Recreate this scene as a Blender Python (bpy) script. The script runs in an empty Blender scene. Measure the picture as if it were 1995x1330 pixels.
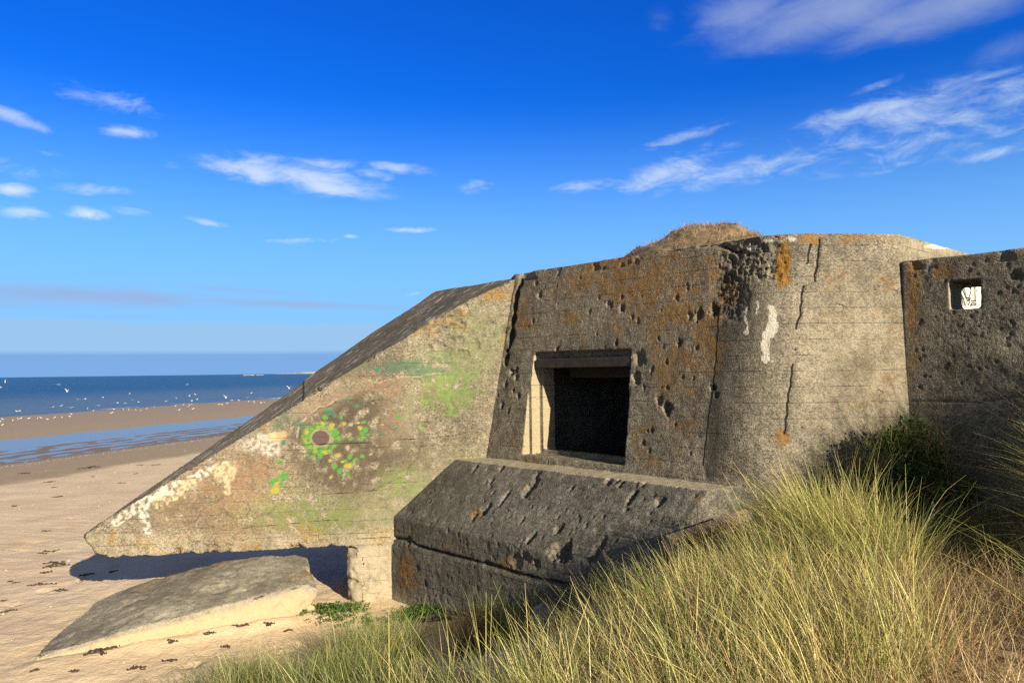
import bpy, bmesh, math, random
import numpy as np
from mathutils import Vector, Matrix, noise as mnoise

# ------------------------------------------------------------------ camera, sky, sun, exposure
scene = bpy.context.scene
COL = scene.collection
RAD = math.radians
W0, H0 = 1995.0, 1330.0
FPX = 1441.0
PITCH, ROLL = RAD(2.27), RAD(-0.74)
EYE = np.array([0.0, 0.0, 3.0])

cam_d = bpy.data.cameras.new("camera")
cam = bpy.data.objects.new("camera", cam_d)
COL.objects.link(cam)
cam_d.sensor_fit = 'HORIZONTAL'
cam_d.sensor_width = 36.0
cam_d.lens = 36.0 * FPX / W0
cam_d.clip_start = 0.05
cam_d.clip_end = 80000.0
CM = Matrix.Rotation(math.pi / 2 + PITCH, 4, 'X') @ Matrix.Rotation(ROLL, 4, 'Z')
cam.matrix_world = Matrix.Translation(Vector(EYE)) @ CM
scene.camera = cam
CR = np.array(CM.to_3x3())

SUN_AZ = np.array([0.56, -0.828]); SUN_AZ /= np.linalg.norm(SUN_AZ)
SUN_EL = RAD(20.5)
SUN = np.array([SUN_AZ[0] * math.cos(SUN_EL), SUN_AZ[1] * math.cos(SUN_EL), math.sin(SUN_EL)])
SUN_STRENGTH = 5.0
SKY_STRENGTH = 0.10
scene.view_settings.view_transform = 'Standard'
scene.view_settings.look = 'None'
scene.view_settings.exposure = 0.76
scene.view_settings.gamma = 1.0
scene.cycles.use_denoising = False
scene.cycles.use_adaptive_sampling = False
scene.cycles.max_bounces = 6
scene.cycles.transparent_max_bounces = 8

sl = bpy.data.lights.new("sun", 'SUN')
sl.energy = SUN_STRENGTH
sl.angle = RAD(0.5)
sl.color = (1.0, 0.87, 0.66)
so = bpy.data.objects.new("sun", sl)
COL.objects.link(so)
so.location = (6, -9, 12)
so.rotation_euler = Vector(SUN).to_track_quat('Z', 'Y').to_euler()


def rays(px, py):
    px = np.asarray(px, float); py = np.asarray(py, float)
    d = np.stack([(px - W0 / 2) / FPX, -(py - H0 / 2) / FPX, -np.ones_like(px)], -1)
    d = d @ CR.T
    return d / np.linalg.norm(d, axis=-1, keepdims=True)


def to_px(P):
    q = (np.asarray(P) - EYE) @ CR
    z = np.maximum(-q[..., 2], 1e-3)
    return W0 / 2 + FPX * q[..., 0] / z, H0 / 2 - FPX * q[..., 1] / z


def on_depth(px, py, Y):
    d = rays(px, py)
    return EYE + d * (Y / d[..., 1:2])


# ------------------------------------------------------------------ node helper
class NT:
    def __init__(self, tree):
        self.t = tree; self.nodes = tree.nodes; self.links = tree.links

    def put(self, sock, v):
        if isinstance(v, bpy.types.NodeSocket):
            self.links.new(v, sock)
        elif v is not None:
            if hasattr(sock.default_value, '__len__') and not hasattr(v, '__len__'):
                v = [v] * len(sock.default_value)
            if hasattr(sock.default_value, '__len__') and len(sock.default_value) == 4 and len(v) == 3:
                v = list(v) + [1.0]
            sock.default_value = v

    def n(self, typ, ins=None, **props):
        nd = self.nodes.new(typ)
        for k, v in props.items():
            setattr(nd, k, v)
        for k, v in (ins or {}).items():
            self.put(nd.inputs[k], v)
        return nd

    def m(self, op, a, b=None, c=None, clamp=False):
        nd = self.n('ShaderNodeMath', operation=op, use_clamp=clamp)
        self.put(nd.inputs[0], a)
        if b is not None: self.put(nd.inputs[1], b)
        if c is not None: self.put(nd.inputs[2], c)
        return nd.outputs[0]

    def mix(self, f, a, b, blend='MIX'):
        nd = self.n('ShaderNodeMix', data_type='RGBA', blend_type=blend, clamp_factor=True)
        self.put(nd.inputs[0], f); self.put(nd.inputs[6], a); self.put(nd.inputs[7], b)
        return nd.outputs[2]

    def ss(self, v, lo, hi, a=0.0, b=1.0):
        nd = self.n('ShaderNodeMapRange', interpolation_type='SMOOTHSTEP')
        self.put(nd.inputs[0], v); self.put(nd.inputs[1], lo); self.put(nd.inputs[2], hi)
        self.put(nd.inputs[3], a); self.put(nd.inputs[4], b)
        return nd.outputs[0]

    def noise(self, vec, scale, detail=4.0, rough=0.55, dist=0.0, col=False):
        nd = self.n('ShaderNodeTexNoise', {'Vector': vec, 'Scale': scale, 'Detail': detail, 'Roughness': rough, 'Distortion': dist})
        return nd.outputs[1 if col else 0]

    def vor(self, vec, scale, feature='F1', out=0, rnd=1.0):
        nd = self.n('ShaderNodeTexVoronoi', {'Vector': vec, 'Scale': scale, 'Randomness': rnd}, feature=feature)
        return nd.outputs[out]

    def mapping(self, vec, loc=(0, 0, 0), rot=(0, 0, 0), scale=(1, 1, 1), typ='POINT'):
        nd = self.n('ShaderNodeMapping', {'Vector': vec, 'Location': loc, 'Rotation': rot, 'Scale': scale}, vector_type=typ)
        return nd.outputs[0]

    def attr(self, name, out='Color'):
        nd = self.n('ShaderNodeAttribute', attribute_name=name)
        return nd.outputs[out]

    def bump(self, h, strength, dist, normal=None):
        nd = self.n('ShaderNodeBump', {'Height': h, 'Strength': strength, 'Distance': dist})
        if normal is not None: self.put(nd.inputs['Normal'], normal)
        return nd.outputs[0]


def new_mat(name):
    m = bpy.data.materials.new(name)
    m.use_nodes = True
    m.node_tree.nodes.clear()
    t = NT(m.node_tree)
    out = t.n('ShaderNodeOutputMaterial')
    return m, t, out


# ------------------------------------------------------------------ world
world = bpy.data.worlds.new("World")
scene.world = world
world.use_nodes = True
wt = NT(world.node_tree)
wt.nodes.clear()
wout = wt.n('ShaderNodeOutputWorld')
sky = wt.n('ShaderNodeTexSky', sky_type='NISHITA')
sky.sun_disc = False
sky.sun_elevation = SUN_EL
sky.sun_rotation = math.atan2(SUN_AZ[0], SUN_AZ[1])
sky.altitude = 10
sky.air_density = 1.0
sky.dust_density = 0.6
sky.ozone_density = 3.0
sc_ = wt.n('ShaderNodeSeparateColor', {0: sky.outputs[0]})
mxc = wt.m('MAXIMUM', wt.m('MAXIMUM', sc_.outputs[0], sc_.outputs[1]), wt.m('MAXIMUM', sc_.outputs[2], 1e-4))
# clear polarised-looking air: the same sky with deeper colour at the same brightness
deep = [wt.m('MULTIPLY', wt.m('POWER', wt.m('DIVIDE', sc_.outputs[i], mxc), (4.2, 2.95, 1.0)[i]), wt.m('MULTIPLY', mxc, 1.1)) for i in range(3)]
deepcol = wt.n('ShaderNodeCombineColor', {0: deep[0], 1: deep[1], 2: deep[2]}).outputs[0]
gen = wt.n('ShaderNodeTexCoord').outputs['Generated']
sep = wt.n('ShaderNodeSeparateXYZ', {0: gen})
# the sky away from the sun is deep blue; overhead and towards the sun an added dim grey weakens the shadow fill
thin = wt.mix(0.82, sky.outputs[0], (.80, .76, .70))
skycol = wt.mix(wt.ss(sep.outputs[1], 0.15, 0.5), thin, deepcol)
az = wt.m('ARCTAN2', sep.outputs[0], sep.outputs[1])
el = wt.m('ARCSINE', sep.outputs[2])
ae = wt.n('ShaderNodeCombineXYZ', {0: az, 1: el, 2: 0.0}).outputs[0]


def cloud_layer(items, nscale, warp, gain):
    acc = None
    for (cx, cy, rx, ry, rot, op) in items:
        d = rays(cx, cy)
        a0, e0 = math.atan2(d[0], d[1]), math.asin(d[2])
        k = 1.0 / FPX * math.cos(a0)
        q = wt.mapping(ae, (a0, e0, 0), (0, 0, RAD(-rot)), (rx * k, ry * k, 1.0), 'TEXTURE')
        ln = wt.n('ShaderNodeVectorMath', {0: q}, operation='LENGTH').outputs['Value']
        f = wt.ss(ln, 1.25, 0.0, 0.0, op)
        acc = f if acc is None else wt.m('MAXIMUM', acc, f)
    nv = wt.mapping(ae, scale=(1.0, 2.6, 1.0))
    nz = wt.noise(nv, nscale, 10.0, 0.66, warp)
    nz3 = wt.noise(nv, nscale * .33, 4.0, 0.6, warp)
    nz2 = wt.m('SUBTRACT', wt.m('ADD', wt.m('MULTIPLY', nz, .75), wt.m('MULTIPLY', nz3, .35)), 0.565)
    amt = wt.m('MULTIPLY', nz2, wt.ss(acc, 0.0, 0.25))
    return wt.ss(wt.m('MULTIPLY_ADD', amt, gain, acc), 0.06, 1.25)


white_clouds = [
    (600, 345, 190, 34, 8, 1.0), (640, 365, 120, 26, 6, 1.05), (500, 335, 150, 26, 5, .85), (625, 318, 90, 16, 0, .8),
    (790, 332, 100, 16, 4, .75), (325, 320, 40, 12, 0, .5), (730, 340, 60, 14, 4, .7),
    (170, 190, 70, 34, 10, .55), (235, 195, 95, 26, 8, .7), (245, 258, 72, 16, 0, .95), (35, 232, 85, 18, 13, .95),
    (25, 370, 50, 18, 2, .95), (45, 415, 60, 18, 3, .75), (40, 330, 95, 26, 0, .5), (215, 370, 120, 17, -2, .7),
    (170, 415, 55, 16, 0, .75), (250, 410, 60, 14, 0, .45), (85, 298, 40, 9, 0, .4), (400, 432, 55, 9, 8, .45),
    (930, 362, 45, 18, -10, .5), (797, 448, 70, 7, 0, .65), (580, 468, 95, 10, -3, .55), (682, 460, 22, 6, 5, .6),
    (800, 572, 30, 7, -10, .4),
    (1150, 362, 100, 20, -3, .8), (1280, 345, 110, 40, -10, .8), (1330, 268, 140, 17, -14, .5), (1350, 305, 150, 24, -8, .5),
    (1590, 300, 380, 36, -7, .68), (1380, 342, 130, 10, 0, .45),
    (1790, 222, 300, 60, -4, .8), (1700, 215, 150, 26, -4, .85), (1935, 300, 110, 16, -2, .7), (1780, 285, 260, 50, -3, .62),
    (1960, 160, 90, 14, -10, .4), (1715, 165, 80, 10, -10, .35), (1985, 205, 40, 10, 0, .4)]
lilac_clouds = [
    (1600, 25, 330, 70, -3, .95), (1450, 20, 150, 60, 0, .85), (1850, 10, 300, 60, -6, .95), (1288, 42, 50, 40, 0, .45), (1965, 95, 90, 36, -10, .55),
    (130, 574, 480, 30, 1, .95), (-250, 572, 420, 34, 0, .95), (560, 592, 420, 13, 1.5, .85), (470, 565, 230, 10, 2, .6),
    (680, 570, 120, 6, 0, .35), (250, 617, 180, 6, 0, .4)]
low_cloud = wt.ss(wt.m('MULTIPLY_ADD', wt.m('SUBTRACT', wt.noise(wt.mapping(ae, scale=(1, 4, 1)), 9.0, 5.0), .5), 0.012, el), RAD(3.55), RAD(3.85), 0.0, 1.0)
low_top = wt.ss(el, RAD(1.35), RAD(1.8), 1.0, 0.0)
cw = cloud_layer(white_clouds, 16.0, 0.55, 3.0)
cl = cloud_layer(lilac_clouds, 9.0, 0.4, 1.5)
elw = wt.ss(el, RAD(5.0), RAD(22.0))
white_col = wt.mix(elw, (5.6, 6.0, 6.3), (2.7, 3.6, 5.1))
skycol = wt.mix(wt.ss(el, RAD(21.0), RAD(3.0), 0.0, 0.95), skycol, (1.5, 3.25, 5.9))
c1 = wt.mix(wt.m('MULTIPLY', cl, 0.8), skycol, (2.05, 2.6, 4.1))
# whitish veil near the horizon with a lilac bank below it
veil = wt.m('MULTIPLY', wt.m('SUBTRACT', 1.0, low_cloud), 0.92)
c2 = wt.mix(veil, c1, (2.0, 3.4, 5.0))
c2 = wt.mix(wt.m('MULTIPLY', low_top, 0.92), c2, (1.2, 2.45, 4.7))
c3 = wt.mix(wt.m('MULTIPLY', cw, 0.88), c2, white_col)
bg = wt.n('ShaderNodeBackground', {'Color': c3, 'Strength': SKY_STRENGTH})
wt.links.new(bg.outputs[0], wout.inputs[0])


# ------------------------------------------------------------------ numpy noise
_rng = np.random.RandomState(7)
_perm = np.concatenate([_rng.permutation(1024)] * 3).astype(np.int64)
_grad = _rng.normal(size=(1024, 3)); _grad /= np.linalg.norm(_grad, axis=1, keepdims=True)


def perlin(P):
    P = np.asarray(P, float)
    i = np.floor(P).astype(np.int64); f = P - i
    i &= 1023
    u = f * f * f * (f * (f * 6 - 15) + 10)
    out = 0.0
    for dx in (0, 1):
        wx = u[:, 0] if dx else 1 - u[:, 0]
        for dy in (0, 1):
            wy = u[:, 1] if dy else 1 - u[:, 1]
            for dz in (0, 1):
                wz = u[:, 2] if dz else 1 - u[:, 2]
                h = _perm[_perm[_perm[(i[:, 0] + dx) & 1023] + ((i[:, 1] + dy) & 1023)] + ((i[:, 2] + dz) & 1023)]
                g = _grad[h]
                dot = g[:, 0] * (f[:, 0] - dx) + g[:, 1] * (f[:, 1] - dy) + g[:, 2] * (f[:, 2] - dz)
                out = out + wx * wy * wz * dot
    return out * 1.6


def fbm(P, scale, octs=4, gain=0.5):
    P = np.asarray(P, float) * scale
    s = 0.0; a = 1.0
    for k in range(octs):
        s = s + a * perlin(P + 17.3 * k)
        P = P * 2.03; a *= gain
    return s


def sst(x, lo, hi):
    t = np.clip((x - lo) / (hi - lo), 0, 1)
    return t * t * (3 - 2 * t)


# ------------------------------------------------------------------ object helpers
def empty(name, loc, label, cat, group=None, rz=0.0):
    o = bpy.data.objects.new(name, None)
    COL.objects.link(o)
    o.location = loc; o.rotation_euler = (0, 0, rz)
    o.empty_display_size = 0.1
    tag(o, label, cat, group)
    return o


def tag(o, label=None, cat=None, group=None, kind=None):
    if label: o['label'] = label
    if cat: o['category'] = cat
    if group: o['group'] = group
    if kind: o['kind'] = kind
    return o


def mesh_obj(name, V, F, mat, parent=None, base=None, smooth=False):
    V = np.asarray(V, float)
    b = np.zeros(3)
    if parent is not None:
        q = parent
        b = np.array(q.location)
        while q.parent is not None:
            q = q.parent; b = b + np.array(q.location)
    if base is not None:
        b = np.asarray(base, float)
    me = bpy.data.meshes.new(name)
    if isinstance(F, np.ndarray):
        me.from_pydata((V - b).tolist(), [], F.tolist())
    else:
        me.from_pydata((V - b).tolist(), [], F)
    if mat is not None:
        for m_ in (mat if isinstance(mat, (list, tuple)) else [mat]):
            me.materials.append(m_)
    if smooth:
        me.polygons.foreach_set('use_smooth', np.ones(len(me.polygons), bool))
    me.update()
    o = bpy.data.objects.new(name, me)
    COL.objects.link(o)
    if parent is not None:
        o.parent = parent
    elif base is not None:
        o.location = base
    return o


def set_col(me, name, arr):
    a = me.color_attributes.new(name, 'FLOAT_COLOR', 'POINT')
    arr = np.asarray(arr, np.float32)
    if arr.shape[1] == 3:
        arr = np.concatenate([arr, np.ones((len(arr), 1), np.float32)], 1)
    a.data.foreach_set('color', arr.ravel())


def hull_bm(pts):
    bm = bmesh.new()
    for p in pts:
        bm.verts.new([float(c) for c in p])
    r = bmesh.ops.convex_hull(bm, input=bm.verts)
    junk = [g for g in r['geom_interior'] + r['geom_unused'] if isinstance(g, bmesh.types.BMVert)]
    if junk:
        bmesh.ops.delete(bm, geom=list(set(junk)), context='VERTS')
    bmesh.ops.recalc_face_normals(bm, faces=bm.faces)
    return bm


def bm_arrays(bm):
    bm.verts.index_update()
    V = np.array([v.co[:] for v in bm.verts]); F = [[v.index for v in f.verts] for f in bm.faces]
    return V, F


def merge(parts):
    V = []; F = []; n = 0
    for v, f in parts:
        V.append(np.asarray(v)); F += [[i + n for i in q] for q in f]; n += len(v)
    return np.concatenate(V), F


def solid(parts, cutters=(), voxel=0.02):
    """closed shells -> boolean cuts -> dense weathered surface (V, F arrays, vertex normals)"""
    V, F = merge(parts)
    o = mesh_obj('tmp_solid', V, F, None)
    tmp = []
    for cv, cf in cutters:
        c = mesh_obj('tmp_cut', cv, cf, None)
        md = o.modifiers.new('b', 'BOOLEAN'); md.operation = 'DIFFERENCE'; md.object = c; md.solver = 'EXACT'
        tmp.append(c)
    r = o.modifiers.new('r', 'REMESH'); r.mode = 'VOXEL'; r.voxel_size = voxel
    dg = bpy.context.evaluated_depsgraph_get()
    dg.update()
    me = bpy.data.meshes.new_from_object(o.evaluated_get(dg))
    n = len(me.vertices)
    P = np.empty(n * 3); me.vertices.foreach_get('co', P); P = P.reshape(-1, 3)
    N = np.empty(n * 3); me.vertices.foreach_get('normal', N); N = N.reshape(-1, 3)
    Fq = [tuple(p.vertices) for p in me.polygons]
    bpy.data.meshes.remove(me)
    for q in tmp + [o]:
        m_ = q.data; bpy.data.objects.remove(q); bpy.data.meshes.remove(m_)
    return P, Fq, N


def box(c, sx, sy, sz, rz=0.0, M=None):
    s = np.array([[x, y, z] for x in (-.5, .5) for y in (-.5, .5) for z in (-.5, .5)]) * [sx, sy, sz]
    if M is not None:
        s = s @ np.asarray(M).T
    elif rz:
        k = np.array([[math.cos(rz), -math.sin(rz), 0], [math.sin(rz), math.cos(rz), 0], [0, 0, 1]])
        s = s @ k.T
    F = [[0, 1, 3, 2], [4, 6, 7, 5], [0, 4, 5, 1], [2, 3, 7, 6], [0, 2, 6, 4], [1, 5, 7, 3]]
    return s + np.asarray(c), F


def prism_frames(loopA, loopB):
    n = len(loopA)
    V = np.concatenate([loopA, loopB])
    F = [list(range(n))[::-1], list(range(n, 2 * n))]
    for i in range(n):
        j = (i + 1) % n
        F.append([i, j, n + j, n + i])
    return V, F


def fix_normals(V, F):
    bm = bmesh.new()
    vs = [bm.verts.new(p) for p in np.asarray(V, float).tolist()]
    for f in F:
        bm.faces.new([vs[i] for i in f])
    bmesh.ops.recalc_face_normals(bm, faces=bm.faces)
    out = bm_arrays(bm); bm.free()
    return out


# ------------------------------------------------------------------ frames of the bunker
Z0 = 1.85
P0 = np.array([-0.37, 10.22])
EX = np.array([0.687, -0.727]); EX /= np.linalg.norm(EX)
NI = np.array([0.727, 0.687]); NI /= np.linalg.norm(NI)      # inward (away from the sea side)
KM = 0.15                                                     # batter of the embrasure face
WP = np.array([-2.25, 9.86]); WD = np.array([0.982, 0.19]); WD /= np.linalg.norm(WD)
WI = np.array([-WD[1], WD[0]])                                # inward of the wing wall
P1 = P0 + EX * 3.54
P2 = np.array([2.74, 7.40])
CD = np.array([0.995, 0.10]); CD /= np.linalg.norm(CD)
P3 = np.array([4.05, 7.53])
ED = np.array([0.75, 0.66]); ED /= np.linalg.norm(ED)
ZTOP = 4.36


def plane_hit(px, py, p, n):
    d = rays(px, py); n = np.asarray(n, float)
    t = ((np.asarray(p) - EYE) @ n) / (d @ n)
    return EYE + d * t[..., None] if np.ndim(t) else EYE + d * t


def hit_main(px, py):
    return plane_hit(px, py, [P0[0], P0[1], Z0], [-NI[0], -NI[1], KM])


def hit_wing(px, py):
    return plane_hit(px, py, [WP[0], WP[1], 0], [-WI[0], -WI[1], 0])


def hit_c(px, py):
    return plane_hit(px, py, [P2[0], P2[1], Z0], [CD[1], -CD[0], 0.03])


def hit_d(px, py):
    return plane_hit(px, py, [P3[0], P3[1], 0], [-NI[0], -NI[1], 0])


def mpt(a, n, z):
    q = P0 + EX * a + NI * n
    return np.array([q[0], q[1], z])


# ------------------------------------------------------------------ terrain
UD = np.array([-0.96, 0.28]); VD = np.array([0.28, 0.96])
CTRL = np.array([
    (0, 0, 1.4), (-2, 0, 1.1), (2, 0, 1.6), (0, 2, 1.35), (-1.5, 2, 1.0), (2.6, 5.1, 1.5), (1.6, 5.5, 1.28), (1.0, 5.0, 1.2),
    (2, 4, 1.5), (1, 3.5, 1.35), (0, 4.2, 1.0), (0, 5.2, .72), (1.3, 6.5, .98), (2.3, 6.5, 1.42), (.6, 6.8, .72), (.2, 7.3, .42),
    (0, 6.2, .6), (-1.0, 6.3, .32), (-1, 5, .6), (-2, 5.2, .25), (-2, 4, .55), (-3, 3, .45), (-4, 4, .15), (-3, 6, .06),
    (-1.0, 8, .14), (-.6, 9, .1), (-1.6, 9.9, -.03), (-1.8, 8.5, .0), (-4, 8, 0), (-5, 9, -.02), (-3, 9, 0), (-3, 11, 0),
    (-6, 6, .03), (-8, 9, -.03), (-7, 3, .1), (3.2, 6.6, 1.35), (3.7, 7.0, 1.5), (4.5, 6.4, 1.5), (3.3, 5.9, 1.25), (3.6, 5.0, 1.62),
    (4.6, 5.5, 2.0), (5.5, 5.6, 2.4), (6.3, 4.2, 3.15), (5.2, 3.5, 2.35), (4.5, 1.7, 1.9), (3.4, 3.0, 1.58), (7.5, 2.5, 3.1),
    (8, 6, 2.8), (2.8, 5.6, 1.6), (5, -2, 1.8), (-3, -3, 1.0), (0, -3, 1.5), (9, 10, 2.4), (3, 14, 1.0), (-3, 14, .05), (8, 15, 2.0), (-9, 0, .2),
    (10, 0, 2.6), (-8, 14, 0), (0, 11, .1)], float)


def _tps(r):
    return np.where(r > 1e-9, r * r * np.log(np.maximum(r, 1e-9)), 0)


_n = len(CTRL)
_A = np.zeros((_n + 3, _n + 3))
_r = np.linalg.norm(CTRL[:, None, :2] - CTRL[None, :, :2], axis=-1)
_A[:_n, :_n] = _tps(_r) + np.eye(_n) * 0.02
_A[:_n, _n] = 1; _A[:_n, _n + 1:] = CTRL[:, :2]
_A[_n, :_n] = 1; _A[_n + 1:, :_n] = CTRL[:, :2].T
_w = np.linalg.solve(_A, np.concatenate([CTRL[:, 2], np.zeros(3)]))
POOL_Z, SEA_Z = -0.5, -1.0
_bu = np.array([-1e5, -30, -12, -4, 2, 8, 21, 27.6, 29, 33.2, 35.0, 36.5, 38.0, 44, 52, 60, 69, 71, 80, 100, 1e5])
_bz = np.array([2.0, 2.2, 2.4, 1.6, .5, 0, -.3, -.485, -.499, -.502, -.52, -.57, -.52, -.36, -.42, -.62, -.93, -1.0, -1.35, -2.5, -4.0])


PRINTS = []
_pr = random.Random(21)
for (x0, y0, x1, y1, n_) in [(-9, 8.0, -4.9, 6.9, 8), (-5.6, 16, -7.4, 6.5, 15), (-10.5, 12.5, -6.5, 15.5, 8), (-4.0, 7.2, -2.6, 8.2, 3), (-12, 20, -6, 18, 9), (-9.5, 17, -8.3, 9, 12)]:
    aa = math.atan2(y1 - y0, x1 - x0)
    for k in range(n_):
        f = k / max(n_ - 1, 1); sd = .11 if k % 2 else -.11
        PRINTS.append((x0 + (x1 - x0) * f - math.sin(aa) * sd + _pr.gauss(0, .05), y0 + (y1 - y0) * f + math.cos(aa) * sd + _pr.gauss(0, .05), aa + _pr.gauss(0, .15)))


def height(x, y, detail=True):
    x = np.atleast_1d(np.asarray(x, float)); y = np.atleast_1d(np.asarray(y, float))
    sh = x.shape; x = x.ravel(); y = y.ravel()
    u = x * UD[0] + y * UD[1]
    uw = u + 0.8 * perlin(np.stack([x * .05, y * .05, 0 * x + 3.1], 1)) * sst(u, 15, 25)
    beach = np.interp(uw, _bu, _bz)
    m = 1 - sst(np.hypot((x - 0.5) / 9.5, (y - 5) / 9.0), 0.75, 1.0)
    idx = np.where(m > 0)[0]
    tp = np.zeros_like(x)
    for s in range(0, len(idx), 20000):
        k = idx[s:s + 20000]
        r = np.hypot(x[k, None] - CTRL[None, :, 0], y[k, None] - CTRL[None, :, 1])
        tp[k] = _tps(r) @ _w[:_n] + _w[_n] + _w[_n + 1] * x[k] + _w[_n + 2] * y[k]
    z = beach * (1 - m) + tp * m
    if detail:
        Q = np.stack([x, y, 0 * x], 1)
        near = (1 - sst(u, 22, 27))
        d = np.hypot(x, y)
        z = z + near * (0.024 * fbm(Q, 1.1, 3) + (0.020 * (np.abs(fbm(Q, 3.4, 3)) - .3)) * (1 - sst(d, 18, 40)))
        s_ = np.clip(((x + 4.95) * 2.5 + (y - 7.85) * 1.45) / (2.5 ** 2 + 1.45 ** 2), 0, 1.02)
        dl_ = np.hypot(x + 4.95 - 2.5 * s_, y - 7.85 - 1.45 * s_)
        z = z + (.035 + .05 * s_) * np.exp(-(dl_ / .17) ** 2) * (1 + .6 * fbm(Q, 2.0, 2))
        for (qx, qy, qa) in PRINTS:
            k_ = np.where((np.abs(x - qx) < .3) & (np.abs(y - qy) < .3))[0]
            if len(k_):
                ux = (x[k_] - qx) * math.cos(qa) + (y[k_] - qy) * math.sin(qa); uy = -(x[k_] - qx) * math.sin(qa) + (y[k_] - qy) * math.cos(qa)
                e_ = np.hypot(ux / .15, uy / .065)
                z[k_] += -.035 * (1 - sst(e_, .5, 1.0)) + .012 * np.exp(-((e_ - 1.25) / .3) ** 2)
        rip = np.sin(u * 5.0 + 2.2 * perlin(Q * .7) + 1.5 * perlin(Q * .21)) * .5 + fbm(Q, 1.1, 2) * .8
        z = z + 0.013 * rip * sst(u, 26, 29) * (1 - sst(u, 35, 39)) + .01 * fbm(Q, .25, 2) * sst(u, 26, 40)
    return z.reshape(sh)


def ground_hit(px, py, lift=0.0):
    d = rays(px, py)
    lo, hi = 1.0, 400.0
    t = np.geomspace(1.5, 600, 900)
    P = EYE + d[None] * t[:, None]
    b = P[:, 2] - height(P[:, 0], P[:, 1], False) - lift
    k = np.where(b < 0)[0]
    if len(k) == 0:
        return P[-1]
    i = max(k[0], 1)
    f = b[i - 1] / (b[i - 1] - b[i])
    q = P[i - 1] * (1 - f) + P[i] * f
    return q


def axis(lo, hi, step, a, b, g):
    xs = list(np.arange(lo, hi + 1e-6, step))
    s = step; v = hi
    while v < b:
        s *= g; v += s; xs.append(v)
    s = step; v = lo
    while v > a:
        s *= g; v -= s; xs.insert(0, v)
    return np.array(xs)


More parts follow.
